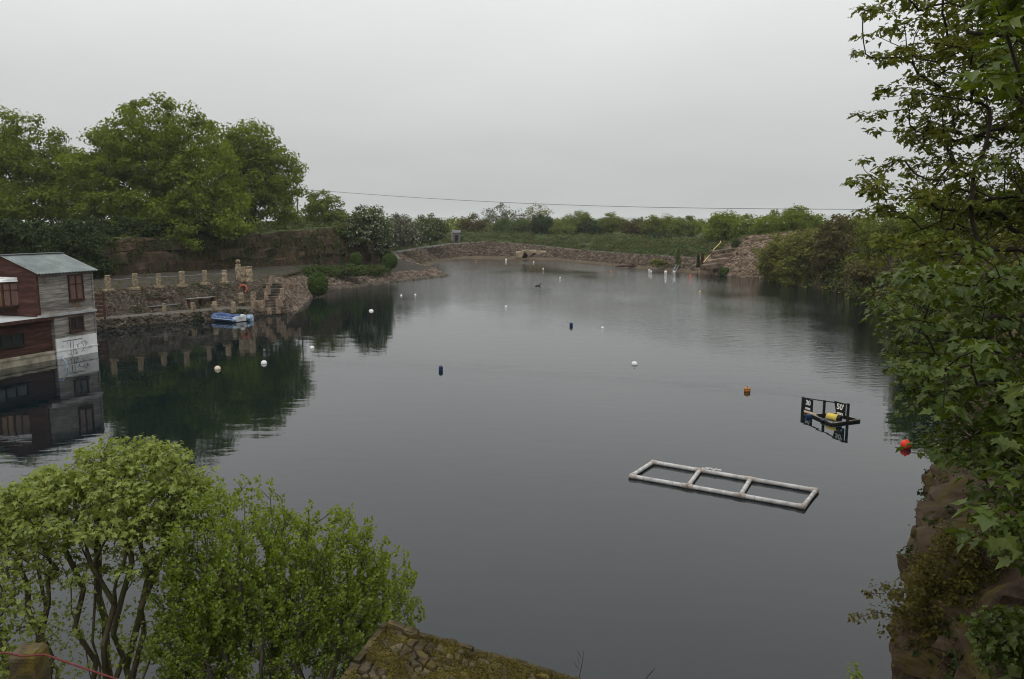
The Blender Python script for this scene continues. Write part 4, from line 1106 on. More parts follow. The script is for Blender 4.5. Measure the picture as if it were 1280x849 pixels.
    for i in range(3):
        (xa, ya), (xb, yb) = pts[i], pts[i + 1]
        for za, zb_ in ((zb0, zb0 + .07), (zb1 - .07, zb1), (zb1 - .42, zb1 - .37)):
            m = MB(); m.bar((xa, ya, (za + zb_) / 2), (xb, yb, (za + zb_) / 2), .06, zb_ - za); m.build('rail', M['dark_wood'], bay)
        m = MB(); m.add([(xa, ya, zb0), (xb, yb, zb0), (xb, yb, zb1), (xa, ya, zb1)], [(0, 1, 2, 3)]); m.build('pane', M['curtain'] if i == 0 else M['amber'], bay)
        m = MB(); mx_, my_ = (xa + xb) / 2, (ya + yb) / 2; m.bar((mx_, my_, zb0 + .07), (mx_, my_, zb1 - .07), .055, .055); m.build('mullion', M['dark_wood'], bay)
    for (xa, ya) in pts[1:3]:
        m = MB(); m.bar((xa, ya, zb0 - .02), (xa, ya, zb1 + .02), .09, .09); m.build('corner_post', M['dark_wood'], bay)
    m = MB(); P = [(UW - .02, b0 - .08), (UW + dpt + .12, b0 + .32), (UW + dpt + .12, b1 - .32), (UW - .02, b1 + .08)]
    m.add([(x, y, zb1 + .03) for x, y in P] + [(UW - .02, b0 - .05, zb1 + .25), (UW + dpt + .06, b0 + .34, zb1 + .1), (UW + dpt + .06, b1 - .34, zb1 + .1), (UW - .02, b1 + .05, zb1 + .25)],
          [(3, 2, 1, 0), (4, 5, 6, 7), (0, 1, 5, 4), (1, 2, 6, 5), (2, 3, 7, 6)])
    m.build('lid', M['white_paint'], bay)
    m = MB(); m.add([(x, y, zb0 - .03) for x, y in pts] + [(UW, b0 + .1, zb0 - .3), (UW + .1, b0 + .5, zb0 - .3), (UW + .1, b1 - .5, zb0 - .3), (UW, b1 - .1, zb0 - .3)], [(0, 1, 2, 3), (0, 4, 5, 1), (1, 5, 6, 2), (2, 6, 7, 3)])
    m.build('corbel', M['dark_wood'], bay)
    return root
house()
# pale green mooring line hanging at the join, and the dark gate behind the house
mb = MB(); a = G(72, 446, .55); mb.tube([a + Vector((.0, -.1, 0)), a + Vector((.25, -.12, .02)), a + Vector((.45, -.1, -.25)), a + Vector((.5, -.1, -.56))], .025, 6)
tag(mb.build('mooring_line', M['boat_pale']), 'short pale mooring line hanging from the corner of the boathouse', 'rope')
g0 = Vector((-27.2, 52.7, .67))
gt = empty('gate', g0); tag(gt, 'dark red slatted gate between the boathouse and the quay', 'gate')
for k in range(6):
    m = MB(); m.box(-1.0, .12, -.02, .02, .15 + k * .27, .32 + k * .27); m.build('slat', M['dark_wood'], gt)
for xx in (-1.0, .1):
    m = MB(); m.box(xx - .06, xx + .06, -.09, -.022, 0, 1.85); m.build('post', M['dark_wood'], gt)

# ------------------------------------------------------------------ stone pillars on quay, terrace and steps
def pillar_mesh(seed, w, h, base=True):
    rg = random.Random(seed); n = 12; vs = []; fs = []
    zs = np.linspace(0, h, 9)
    for i, z in enumerate(zs):
        course = int(z / (h / 4.0)); cr = random.Random(seed * 31 + course)
        sx, sy = w / 2 * cr.uniform(.88, 1.1), w / 2 * cr.uniform(.88, 1.1); ox, oy = cr.uniform(-.04, .04) * w, cr.uniform(-.04, .04) * w
        for k in range(n):
            a = 2 * math.pi * k / n; c, s = math.cos(a), math.sin(a); q = max(abs(c), abs(s)) ** .75
            j = 1 + .1 * noise.noise(Vector((c * 2 + seed, s * 2, z * 5)))
            top = .82 if i == len(zs) - 1 else 1
            vs.append((ox + c / q * sx * j * top, oy + s / q * sy * j * top, z))
    for i in range(len(zs) - 1):
        for k in range(n): fs.append((i * n + k, i * n + (k + 1) % n, (i + 1) * n + (k + 1) % n, (i + 1) * n + k))
    fs.append(tuple((len(zs) - 1) * n + k for k in range(n)))
    return vs, fs
def pillar(label, group, loc, w, h, seed, mat='sandstone', slab=False, rz=0.0, cap=True):
    root = empty('stone_pillar', loc, rz); tag(root, label, 'pillar', group)
    vs, fs = pillar_mesh(seed, w, h); m = MB(); m.add([(x, y, z - .12) for x, y, z in vs], fs); m.build('shaft', M[mat], root)
    if cap:
        rg = random.Random(seed + 5); m = MB()
        vs, fs = pillar_mesh(seed + 9, w * .92, w * .45); m.add([(x, y, z + h - .14) for x, y, z in vs], fs); m.build('cap_stone', M[mat], root)
    if slab:
        m = MB(); m.box(-w * .85, w * .85, -w * .75, w * .75, -.08, .1); bevel(m.build('base_slab', M[mat], root), .04)
    return root
ORD = ['first', 'second', 'third', 'fourth', 'fifth', 'sixth', 'seventh', 'eighth']
lowx = [(128, 393), (168, 392.5), (205.5, 391.5), (241.5, 389), (268.5, 387.5), (292, 389)]
for i, (px, py) in enumerate(lowx):
    p = G(px, py, .62); pillar('squat stone pillar on the lower quay edge, %s from the boathouse' % ORD[i], 'pillars along the quay edge', p, .32 + .03 * math.sin(i * 2), .64 + .06 * math.sin(i * 4.1), 300 + i, rz=.8)
upx = [(135.5, 363), (169.5, 361), (199, 359), (228, 357.5), (256.5, 355), (281, 353.5)]
for i, (px, py) in enumerate(upx):
    p = G(px, py, 2.42); pillar('taller stone pillar on the upper terrace edge, %s from the boathouse' % ORD[i], 'pillars along the terrace edge', p, .35 + .03 * math.sin(i * 3), 1.02 + .07 * math.sin(i * 2.3), 320 + i, slab=True, rz=.8 + .2 * math.sin(i * 5))
# wire strung between the terrace pillars
for hgt in (.8,):
    pts = [G(px, py, 2.42) + Vector((0, 0, hgt)) for px, py in upx]
    m = MB(); q = []
    for a, b_ in zip(pts[:-1], pts[1:]): q += [a.lerp(b_, t) - Vector((0, 0, .1 * math.sin(math.pi * t))) for t in (0, .25, .5, .75)]
    m.tube(q + [pts[-1]], .014, 5); tag(m.build('terrace_chain', M['steel']), 'thin chain strung between the upper terrace pillars', 'chain')
first = G(125, 408, .1)
pillar('low stone pillar standing in the water at the boathouse corner', 'pillars along the quay edge', G(121.5, 411, 0) + Vector((0, 0, 0)), .42, .95, 341, rz=.6)
# the steps: flights of stone slabs between two rows of pillars
sf, st_ = G(345, 391, .12), G(341, 354, 2.15)
steps = empty('stone_steps', sf); tag(steps, 'flight of stone steps climbing from the water between two pillar rows', 'steps')
dirv = (st_ - sf); dirh = Vector((dirv.x, dirv.y, 0)).normalized(); side = Vector((dirh.y, -dirh.x, 0))
for k in range(11):
    t0 = k / 11; a = dirv * t0; run = Vector((dirv.x, dirv.y, 0)).length / 11
    m = MB(); Mx = Matrix((( side.x, dirh.x, 0, a.x), (side.y, dirh.y, 0, a.y), (0, 0, 1, a.z), (0, 0, 0, 1)))
    m.box(-.85 + .03 * math.sin(k * 3), .85 + .03 * math.sin(k * 5), 0, run + .12, -.1, .19, M=Mx); bevel(m.build('step', M['quay_stone'], steps), .03)
stepR = [(348, 390, 1.0), (351, 381, .85), (353, 373.5, .8), (355.5, 362, .7), (368, 357, .6)]
stepL = [(316.5, 383, 1.1), (329, 387, .7), (333, 373, .75), (335.5, 366.5, .75), (338, 359.5, .75), (340, 354, .6)]
for i, (px, py, h) in enumerate(stepR):
    z = np.interp(py, [354, 391], [2.1, .2]); pillar('rough pinkish pillar on the right side of the stone steps, %s from the water' % ORD[i], 'pillars flanking the steps', G(px, py, z), .34, h, 350 + i, 'sandstone_red')
for i, (px, py, h) in enumerate(stepL):
    z = np.interp(py, [354, 391], [2.1, .3]); pillar('rough pinkish pillar on the left side of the stone steps, %s from the water' % ORD[i], 'pillars flanking the steps', G(px, py, z), .33, h, 360 + i, 'sandstone_red')
# the ornate gate piers at the end of the terrace
for i, (px, py, w, h, lb) in enumerate([(298.5, 349, .42, 1.2, 'tall stone pier with a ball top ending the terrace pillar row'), (304.5, 350, .45, 1.0, 'stone pier right of the ball topped pier'), (312, 351, .44, 1.1, 'broad stone pier at the head of the terrace stairs'), (310.5, 362, .5, 1.35, 'thick pale stone buttress below the broad pier'), (302, 377, .4, .6, 'stub pillar below the life ring')]):
    z = 2.42 if py < 356 else np.interp(py, [356, 385], [1.6, .7])
    r = pillar(lb, 'stone piers by the terrace stairs', G(px, py, z), w, h, 380 + i)
    if i == 0:
        m = MB(); m.lathe([(.01, -.2), (.16, -.13), (.2, 0), (.15, .13), (.01, .2)], 10, (0, 0, h + .25)); m.build('ball', M['sandstone'], r)
for i, (px, py, h, lb) in enumerate([(360.5, 358, .6, 'low pinkish stub pillar right of the step head, nearest the steps'), (364, 360, .5, 'low pinkish stub pillar right of the step head, in the middle'), (372, 361, .6, 'low pinkish stub pillar right of the step head, nearest the topiary'), (323, 384, .5, 'short pinkish pillar left of the steps between the low wall stubs'), (318, 372, .5, 'short pinkish pillar on the bank above the low wall stubs'), (337, 391, .45, 'small pinkish pillar at the water left of the step foot')]):
    z = np.interp(py, [354, 391], [2.0, .25]); pillar(lb, 'stub pillars round the steps', G(px, py, z), .3, h, 400 + i, 'sandstone_red', cap=False)
# life ring on its board
p = G(305, 372, 1.1); lr = empty('life_ring', p); tag(lr, 'orange life ring on a post at the foot of the terrace stairs', 'life ring')
m = MB(); m.tube([(-.02 + .3 * math.cos(a), 0, .7 + .3 * math.sin(a)) for a in np.linspace(0, 2 * math.pi, 20, endpoint=False)], .07, 8, closed=True); m.build('ring', M['orange_ring'], lr)
m = MB(); m.bar((0, .12, -.4), (0, .12, 1.2), .1, .08); m.build('post', M['dark_wood'], lr)
m = MB(); m.box(-.1, .1, -.02, .1, 1.1, 1.2); m.build('hook', M['dark_wood'], lr)
# low red wall stubs
for a, b_, lb in ((G(319, 381, .7), G(329, 383, .6), 'low red stone wall stub between the pillars left of the steps'), (G(281, 372, .9), G(302, 371, 1.2), 'low red stone wall stub left of the life ring')):
    m = MB(); m.bar(a + Vector((0, 0, .1)), b_ + Vector((0, 0, .1)), .35, .5)
    tag(bevel(m.build('low_wall', M['sandstone_red']), .04), lb, 'wall', 'low red wall stubs by the life ring')
# benches under the terrace
def bench(label, px0, py0, px1, py1, z, back, seat_mat):
    a, b_ = G(px0, py0, z), G(px1, py1, z); d = (b_ - a); L = d.length; d.normalize(); nrm = Vector((-d.y, d.x, 0))
    if nrm.y < 0: nrm = -nrm
    r = empty('bench', a); r.matrix_world = Matrix(((d.x, nrm.x, 0, a.x), (d.y, nrm.y, 0, a.y), (0, 0, 1, .65), (0, 0, 0, 1)))
    tag(r, label, 'bench'); h = z - .65
    for k in range(3):
        m = MB(); m.box(0, L, .0 + k * .15, .13 + k * .15, h, h + .05); m.build('seat_plank', M[seat_mat], r)
    if back:
        for k in range(2): m = MB(); m.box(0, L, .5, .54, h + .2 + k * .2, h + .34 + k * .2); m.build('back_rail', M['dark_wood'], r)
    for xx in (.15, L / 2, L - .15):
        m = MB(); m.box(xx - .05, xx + .05, .04, .4, -.05, h); m.build('leg', M['dark_wood'], r)
        if back: m = MB(); m.box(xx - .05, xx + .05, .55, .6, -.05, h + .62); m.build('back_post', M['dark_wood'], r)
bench('long bench with a dark red back rail against the terrace slope', 189, 384, 222, 381, 1.05, True, 'steel')
bench('taller plain timber table beside the blue barrel on the quay', 236, 374.5, 270, 371.5, 1.4, False, 'grey_wood')
p = G(258.5, 383, .66); br = empty('barrel', p); tag(br, 'blue plastic barrel under the timber table on the quay', 'barrel')
m = MB(); m.lathe([(0.01, 0), (.2, .0), (.24, .1), (.22, .14), (.25, .32), (.22, .5), (.24, .54), (.2, .62), (.01, .62)], 14); m.build('body', M['boat_blue'], br)
m = MB(); m.lathe([(.23, .55), (.255, .56), (.255, .6), (.01, .645)], 14); m.build('lid', M['boat_blue'], br)
bush('rusty_shrub', 'small rusty orange shrub between the bench and the timber table', 'shrub', [px_lobe(229, 371, 60, 4, 7, .4)], 30, 30, 99, 'conifer_dead', crad=.25, ls=.12)
bush('rusty_shrub', 'low reddish shrub on the quay right of the boathouse', 'shrub', [px_lobe(134, 388, 55, 8, 6, .4)], 36, 30, 199, 'conifer_dead', crad=.25, ls=.12)

# ------------------------------------------------------------------ boat at the quay
def dinghy():
    c = G(291, 401.5, 0); a, b_ = G(270, 400, 0), G(312, 404, 0); d = (b_ - a).normalized()
    r = empty('dinghy', c, math.atan2(d.y, d.x)); tag(r, 'blue rubber dinghy with pale outboard moored at the quay', 'boat')
    L, W = 2.0, .62
    def rail(zz, rad, s=1.0):
        p = []
        for t in np.linspace(0, math.pi, 15): p.append((-L * .55 - .55 * math.sin(t) * s, -W * math.cos(t) * s, zz + .1 * math.sin(t)))
        return [(L * .45, -W * s, zz)] + [q for q in p] + [(L * .45, W * s, zz)]
    m = MB(); m.tube(rail(.22, .2), .2, 10); m.build('tube', M['boat_blue'], r)
    m = MB(); m.tube([(x * 1.0, y * 1.33, z + .02) for x, y, z in rail(.2, .03)], .035, 6); m.build('rub_strake', M['boat_pale'], r)
    m = MB(); m.box(-L * .6, L * .4, -W + .1, W - .1, .05, .1); m.build('floor', M['boat_blue'], r)
    for x in (-.5, .3): m = MB(); m.box(x - .12, x + .12, -W + .05, W - .05, .3, .35); bevel(m.build('thwart', M['boat_blue'], r), .02)
    m = MB(); m.box(L * .4, L * .45, -W + .16, W - .16, .05, .42); m.build('transom', M['boat_white'], r)
    ob = MB(); ob.box(L * .46, L * .46 + .26, -.12, .12, .3, .55); bevel(ob.build('outboard', M['boat_white'], r), .06)
    for y in (-W, W): m = MB(); m.tube([(L * .45, y, .22), (L * .45 + .22, y, .2)], [.2, .06], 10); m.build('tube_end', M['boat_pale'], r)
    m = MB()
    for x in (-.7, -.3, .1, .5): m.box(x - .05, x + .05, -W - .2, -W - .14, .3, .36)
    m.build('grab_patches', M['boat_pale'], r)
    # square float moored behind
    c2 = G(311, 400.5, 0); q = empty('float_block', c2, .4); tag(q, 'small pale blue square float at the stern of the dinghy', 'float')
    m = MB(); m.box(-.32, .32, -.32, .32, -.1, .34); bevel(m.build('block', M['boat_pale'], q), .05)
    m = MB(); m.box(-.3, .3, -.3, .3, .345, .385); bevel(m.build('deck', M['boat_pale'], q), .02)
dinghy()

# ------------------------------------------------------------------ buoys
def ball_buoy(label, px, py, r, mat, sink=.45, group='marker buoys on the lake'):
    """py = waterline row in the survey"""
    p = G(px, py, 0); o = empty('buoy', p); tag(o, label, 'buoy', group)
    n = 10; prof = [(max(.002, r * math.sin(math.pi * i / n)), -r * math.cos(math.pi * i / n) + r * (1 - 2 * sink)) for i in range(n + 1)]
    m = MB(); m.lathe(prof, 18); m.build('float', M[mat], o)
    z = r * (2 - 2 * sink)
    m = MB(); m.lathe([(.2 * r, z - .06 * r), (.2 * r, z + .1 * r), (.13 * r, z + .15 * r), (.002, z + .15 * r)], 10); m.build('eye', M['slate'] if mat != 'red_buoy' else M['red_buoy'], o)
    return o
def drum_buoy(label, px, py, r, h, mat):
    p = G(px, py, 0); o = empty('drum_buoy', p, 0); tag(o, label, 'buoy', 'marker buoys on the lake')
    m = MB(); m.lathe([(.002, -.1), (r * .95, -.1), (r, -.06), (r, h * .3), (r * 1.06, h * .34), (r, h * .38), (r, h * .68), (r * 1.06, h * .72), (r, h * .76), (r * .93, h), (.002, h)], 16); m.build('drum', M[mat], o)
    m = MB(); m.lathe([(r * .22, h - .01), (r * .22, h + .05), (.002, h + .05)], 8); m.build('bung', M['slate'], o)
ball_buoy('cream round buoy in the oak reflection, left of the white one', 272, 461.5, .15, 'cream_buoy')
ball_buoy('white round buoy in the dark reflection of the oaks', 330, 454.5, .15, 'white_buoy')
ball_buoy('small white round buoy just outside the dark reflection of the oaks', 390, 435.5, .13, 'white_buoy')
ball_buoy('white round buoy in mid lake right of the blue drum buoys', 793, 456, .15, 'white_buoy', .4)
ball_buoy('bright red ball buoy beside the sycamore leaves', 1132, 560, .16, 'red_buoy', .2)
ball_buoy('tiny white float in mid lake right of the farther blue drum', 753, 410, .1, 'white_buoy', .5)
ball_buoy('flat white float off the topiary bank', 464, 389, .2, 'white_buoy', .62)
ball_buoy('small pale float left of the farther blue drum', 632.5, 384, .12, 'white_buoy', .4)
drum_buoy('dark blue drum buoy, nearer of the two in mid lake', 551, 463.5, .1, .22, 'blue_drum')
drum_buoy('dark blue drum buoy, farther of the two in mid lake', 714, 408, .11, .24, 'blue_drum')
drum_buoy('brown and orange drum buoy behind the pipe frame', 934, 489.5, .13, .17, 'orange_buoy')
for lb, px, py, r, mt in [('left of two tiny white floats off the slab edge', 501.5, 369.5, .16, 'white_buoy'), ('right of two tiny white floats off the slab edge', 519, 368.5, .16, 'white_buoy'),
    ('white float by the far shore below the sandstone blocks', 632.5, 324.8, .3, 'white_buoy'), ('pale red float off the far shore, left of the white buoy cluster', 763.5, 339.5, .22, 'orange_buoy'),
    ('topmost white buoy of the cluster off the far bank', 808.5, 335, .3, 'white_buoy'), ('right white buoy of the cluster off the far bank', 816, 336.5, .32, 'white_buoy'), ('left lower white buoy of the cluster off the far bank', 811.5, 338, .26, 'white_buoy'), ('lowest white buoy of the cluster off the far bank', 813.8, 339.6, .24, 'white_buoy'),
    ('white buoy between the cluster and the ladder', 832, 340.2, .34, 'white_buoy'), ('white buoy at the foot of the ladder', 843, 340, .32, 'white_buoy'), ('white buoy just right of the ladder', 852.5, 340.2, .3, 'white_buoy'), ('flat white buoy below the dark cypress', 862, 340, .28, 'white_buoy'), ('red float below the dark cypress', 863, 344.5, .2, 'red_buoy'),
    ('yellowish float on the open water right of the far buoys', 875, 364.5, .14, 'yellow'), ('pale pink float off the sandstone blocks', 679, 336, .22, 'cream_buoy'), ('tiny pale float below the sandstone blocks', 667, 327.5, .18, 'white_buoy'), ('tiny orange float left of the sandstone blocks', 595, 326.5, .18, 'orange_buoy'),
    ('tiny white float off the far middle shore', 700, 347, .14, 'white_buoy'), ('white ball buoy by the landing stage on the right shore', 1115.5, 376, .3, 'white_buoy')]:
    ball_buoy(lb, px, py, r * .66, mt, .5)
# duck on the water
p = G(672, 358, 0); dk = empty('duck', p, .3); tag(dk, 'dark duck swimming in the middle of the far water', 'bird')
m = MB(); m.lathe([(.002, -.32), (.08, -.26), (.15, -.08), (.14, .1), (.06, .28), (.002, .34)], 10, M=Matrix.Rotation(math.pi / 2, 4, 'Y') @ Matrix.Scale(1, 4))
m.tube([(.22, 0, .05), (.27, 0, .2), (.3, 0, .28)], [.06, .045, .05], 8); m.tube([(.3, 0, .29), (.37, 0, .28)], [.06, .04], 8); m.tube([(.37, 0, .28), (.44, 0, .265)], [.03, .012], 6)
m.build('body', M['black_wood'], dk)

# ------------------------------------------------------------------ floating pipe frame
def pipe_frame():
    A, B, C_, D = G(816, 580, 0), G(789, 597.5, 0), G(1004, 636, 0), G(1020, 615.5, 0)
    c = (A + B + C_ + D) / 4; r = empty('pipe_frame', c); tag(r, 'floating rectangular frame of pale plastic pipes with two cross bars', 'frame')
    A, B, C_, D = [q - c + Vector((0, 0, .05)) for q in (A, B, C_, D)]
    R = .06
    def pipe(p, q, a, b_):
        d = q - p; n_ = d.normalized(); p2, q2 = p + n_ * a, q - n_ * b_
        m = MB(); m.tube([p2, q2], R, 12); o = m.build('pipe', M['pvc'], r)
        for t in (.2, .78):
            s = p2.lerp(q2, t); m = MB(); m.tube([s - n_ * .012, s + n_ * .012], R * 1.09, 12); m.build('joint_ring', M['fitting'], o)
    def fit(p, dirs, nm):
        m = MB()
        for d in dirs: m.tube([p - d * R * .6, p + d * .15], R * 1.18, 12)
        m.build(nm, M['fitting'], r)
    ab, ad = (B - A).normalized(), (D - A).normalized(); cb, cd = (B - C_).normalized(), (D - C_).normalized()
    t1, t2 = 1 / 3 - .02, 2 / 3 - .02
    P1, P2 = A.lerp(D, .31), A.lerp(D, .625); Q1, Q2 = B.lerp(C_, .355), B.lerp(C_, .66)
    for p, q in ((A, P1), (P1, P2), (P2, D), (B, Q1), (Q1, Q2), (Q2, C_), (A, B), (D, C_), (P1, Q1), (P2, Q2)): pipe(p, q, .1, .1)
    fit(A, (ab, ad), 'elbow'); fit(B, (-ab, -cb), 'elbow'); fit(C_, (cb, cd), 'elbow'); fit(D, (-ad, -cd), 'elbow')
    for p in (P1, P2): fit(p, (ad, -ad, ab), 'tee')
    for p in (Q1, Q2): fit(p, (cb, -cb, -ab), 'tee')
    # crumpled rag line tied on the far side
    m = MB(); rg = random.Random(3); s = P1.lerp(P2, .08); e = P1.lerp(P2, .42)
    m.tube([s.lerp(e, t) + Vector((rg.uniform(-.05, .05), .1 + rg.uniform(-.04, .05), .06 + rg.uniform(-.03, .03))) for t in np.linspace(0, 1, 12)], [rg.uniform(.015, .035) for _ in range(12)], 6)
    m.build('tied_rope', M['white_buoy'], r)
pipe_frame()

# ------------------------------------------------------------------ depth sign raft
def text_mesh(txt, size, name):
    cu = bpy.data.curves.new(name, 'FONT'); cu.body = txt; cu.size = size; cu.align_x = 'CENTER'; cu.align_y = 'CENTER'; cu.extrude = .002; cu.offset = .006
    o = bpy.data.objects.new(name, cu); COL.objects.link(o)
    dg = bpy.context.evaluated_depsgraph_get(); me = bpy.data.meshes.new_from_object(o.evaluated_get(dg))
    bpy.data.objects.remove(o); return me
def sign_raft():
    L_, Mi, R_ = G(1003, 512.5, 0), G(1029.5, 520.5, 0), G(1059, 529.5, 0)
    r = empty('sign_raft', Mi); tag(r, 'small black timber raft with depth signs reading 30 and 50', 'raft')
    L_, R_ = L_ - Mi, R_ - Mi; O = Vector((0, 0, 0)); d = (R_ - L_).normalized(); nrm = Vector((-d.y, d.x, 0))
    if nrm.y > 0: nrm = -nrm                     # towards the camera
    tops = []
    for p, h in ((L_, .5), (O, .6), (R_, .72)):
        m = MB(); m.bar(p - Vector((0, 0, .25)), p + Vector((0, 0, h)), .09, .07); m.build('post', M['black_wood'], r); tops.append(p + Vector((0, 0, h - .03)))
    for a, b_ in ((tops[0], tops[1]), (tops[1], tops[2])):
        m = MB(); m.bar(a, b_, .03, .035); m.build('rail', M['black_wood'], r)
    def sign(p, d0, w, z0, z1, t1, t2, taper):
        # board hung between the post and the rail, d0 direction along the rail
        q = MB(); n_ = nrm * .055
        a0, a1 = p + n_ * 0, p + d0 * w
        b0 = p + d0 * w * taper
        t_ = nrm * .012
        vs = [p + Vector((0, 0, z0)), b0 + Vector((0, 0, z0)), a1 + Vector((0, 0, z1)), p + Vector((0, 0, z1))]
        vs = [v + n_ for v in vs] + [v + n_ + t_ for v in vs]
        q.add(vs, [(0, 1, 2, 3), (4, 7, 6, 5), (0, 4, 5, 1), (1, 5, 6, 2), (2, 6, 7, 3), (3, 7, 4, 0)])
        s = q.build('sign_board', M['sign_black'], r)
        xdir = d0 if d0.dot(Vector((1, 0, 0))) > 0 else -d0
        for txt, size, zz in ((t1, (z1 - z0) * .56, z0 + (z1 - z0) * .66), (t2, (z1 - z0) * .3, z0 + (z1 - z0) * .2)):
            me = text_mesh(txt, size, 'lettering'); me.materials.append(M['sign_white'])
            o = link('lettering', me, s); c = p + d0 * w * (.55 if taper == 1 else .45) + n_ + t_ * 1.2 + Vector((0, 0, zz))
            zax = nrm; yax = Vector((0, 0, 1)); o.matrix_local = Matrix(((xdir.x, yax.x, zax.x, c.x), (xdir.y, yax.y, zax.y, c.y), (xdir.z, yax.z, zax.z, c.z), (0, 0, 0, 1)))
    sign(L_ + d * .05, d, .55, .05, .5, '30', 'mtrs', 1)
    sign(R_ - d * .05, -d, .55, .2, .70, "50'", 'mtrs', .75)
    # floating base: four dark beams with pale worn tops
    P = [G(1014, 520, 0) - Mi, G(1040, 531.5, 0) - Mi, G(1074, 527, 0) - Mi, G(1047, 518.5, 0) - Mi]
    for i in range(4):
        a, b_ = P[i] + Vector((0, 0, .02)), P[(i + 1) % 4] + Vector((0, 0, .02))
        m = MB(); m.bar(a, b_, .1, .09); m.build('beam', M['black_wood'], r)
        m = MB(); m.bar(a + Vector((0, 0, .053)), b_ + Vector((0, 0, .053)), .06, .014); m.build('worn_plank', M['grey_wood'], r)
    # log pole lying from the left post
    a, b_ = G(1006, 515, .04) - Mi, G(1021, 520, .05) - Mi
    m = MB(); m.tube([a, a.lerp(b_, .5) + Vector((0, 0, .01)), b_], [.05, .045, .04], 9); m.build('log', M['pole_wood'], r)
    m = MB(); c = G(1011, 522, 0) - Mi; m.lathe([(.002, -.05), (.09, -.05), (.1, 0), (.1, .09), (.08, .12), (.002, .12)], 12, c); m.build('blue_float', M['blue_drum'], r)
    # yellow drum lying on the base
    a, b_ = G(1034.5, 520.5, .16) - Mi, G(1051, 524, .16) - Mi; ax = (b_ - a).normalized()
    m = MB(); m.tube([a, a + ax * .04, b_ - ax * .1], [.12, .14, .14], 14); yd = m.build('yellow_drum', M['yellow'], r)
    m = MB(); m.tube([b_ - ax * .098, b_], [.13, .1], 14); m.build('drum_end', M['sign_black'], yd)
    m = MB()
    rg = random.Random(8)
    for k in range(7):
        c = a.lerp(b_, rg.random()) + nrm * (.12 + .1 * rg.random()); c.z = .08
        m.tube([c + Vector((rg.uniform(-.2, .2), rg.uniform(-.1, .1), rg.uniform(-.02, .03))) for _ in range(5)], .022, 5)
    m.build('rope_tangle', M['cable'], r)
sign_raft()

# ------------------------------------------------------------------ far shore things
p = AY(373, 288, 104); pl = empty('cable_pole', p); tag(pl, 'thin cable pole at the right side of the oaks with a small white box', 'pole')
top = AY(373, 238, 104) - p
m = MB(); m.tube([(0, 0, -2), (0, 0, top.z)], [.1, .07], 8); m.build('shaft', M['bark'], pl)
m = MB(); m.bar((-.3, 0, top.z - .15), (.5, 0, top.z - .15), .08, .1); m.build('cross_arm', M['bark'], pl)
zb = (AY(373, 269, 104) - p).z
m = MB(); m.box(-.16, .16, -.22, -.09, zb - .2, zb + .2); m.build('meter_box', M['white_paint'], pl)
a, b_ = AY(375, 236.5, 104), AY(1240, 262, 62)
m = MB(); m.tube([a.lerp(b_, t) - Vector((0, 0, 1.0 * math.sin(math.pi * t) * .8)) for t in np.linspace(0, 1, 40)], .022, 5)
tag(m.build('overhead_cable', M['cable']), 'thin overhead cable crossing the sky from the oaks to the right', 'cable')
# stone hut
p = Vector((-11.55, 166.2, 2.85)); ht = empty('hut', p); tag(ht, 'small dark stone hut by the far path among bushes', 'hut')
m = MB(); m.box(-.75, .75, 0, 2, -.3, 2.2); m.build('wall', M['slate'], ht)
m = MB(); m.box(-.35, .45, -.03, -.002, -.2, 1.7); m.build('door', M['black_wood'], ht)
m = MB(); m.box(-1.02, -.78, -.1, .2, -.3, 2.3); m.build('gate_post', M['sandstone'], ht)
m = MB(); m.add([(-.9, -.2, 2.2), (.9, -.2, 2.2), (.9, 2.2, 2.2), (-.9, 2.2, 2.2), (-.9, 1, 2.7), (.9, 1, 2.7)], [(0, 1, 5, 4), (2, 3, 4, 5), (0, 4, 3), (1, 2, 5), (3, 2, 1, 0)]); m.build('roof', M['slate'], ht)
# sandstone blocks on the far bank
rg = random.Random(12)
for i, (px, py, w, h, lb) in enumerate([(653, 320, 1.4, .8, 'left pale sandstone block on the far bank'), (661, 319.5, 1.6, 1.1, 'middle and tallest pale sandstone block on the far bank'), (672, 320.5, 1.8, .9, 'right pale sandstone block on the far bank')]):
    p = AY(px, py + 3, 157.5); vs, fs = [], []
    bm = bmesh.new(); bmesh.ops.create_icosphere(bm, subdivisions=3, radius=1)
    for v in bm.verts:
        q = v.co.copy(); s = 1 + .22 * noise.noise(q * 1.6 + Vector((i * 5, 0, 0))); q = Vector([max(-.7, min(.7, q[k] * s)) * 1.3 for k in range(3)])
        v.co = Vector((q.x * w, q.y * .9, q.z * h + .3))
    me = bpy.data.meshes.new('sandstone_block'); bm.to_mesh(me); bm.free(); me.materials.append(M['sandstone'])
    o = link('sandstone_block', me); o.location = (p.x, p.y, .5); tag(o, lb, 'rock', 'sandstone blocks on the far bank')
# ladder into the water
a0, a1 = G(838.5, 341, .0), AY(846, 331, 116)
ld = empty('ladder', a0); tag(ld, 'two railed metal ladder leaning into the water on the far bank', 'ladder')
for dx in (0, .45):
    m = MB(); m.tube([Vector((dx, 0, -.3)), (a1 - a0) + Vector((dx, 0, .2))], .045, 6); m.build('rail', M['steel'], ld)
for k in range(5):
    q = (a1 - a0) * (k / 5 + .05); m = MB(); m.tube([q, q + Vector((.45, 0, .05))], .03, 5); m.build('rung', M['steel'], ld)
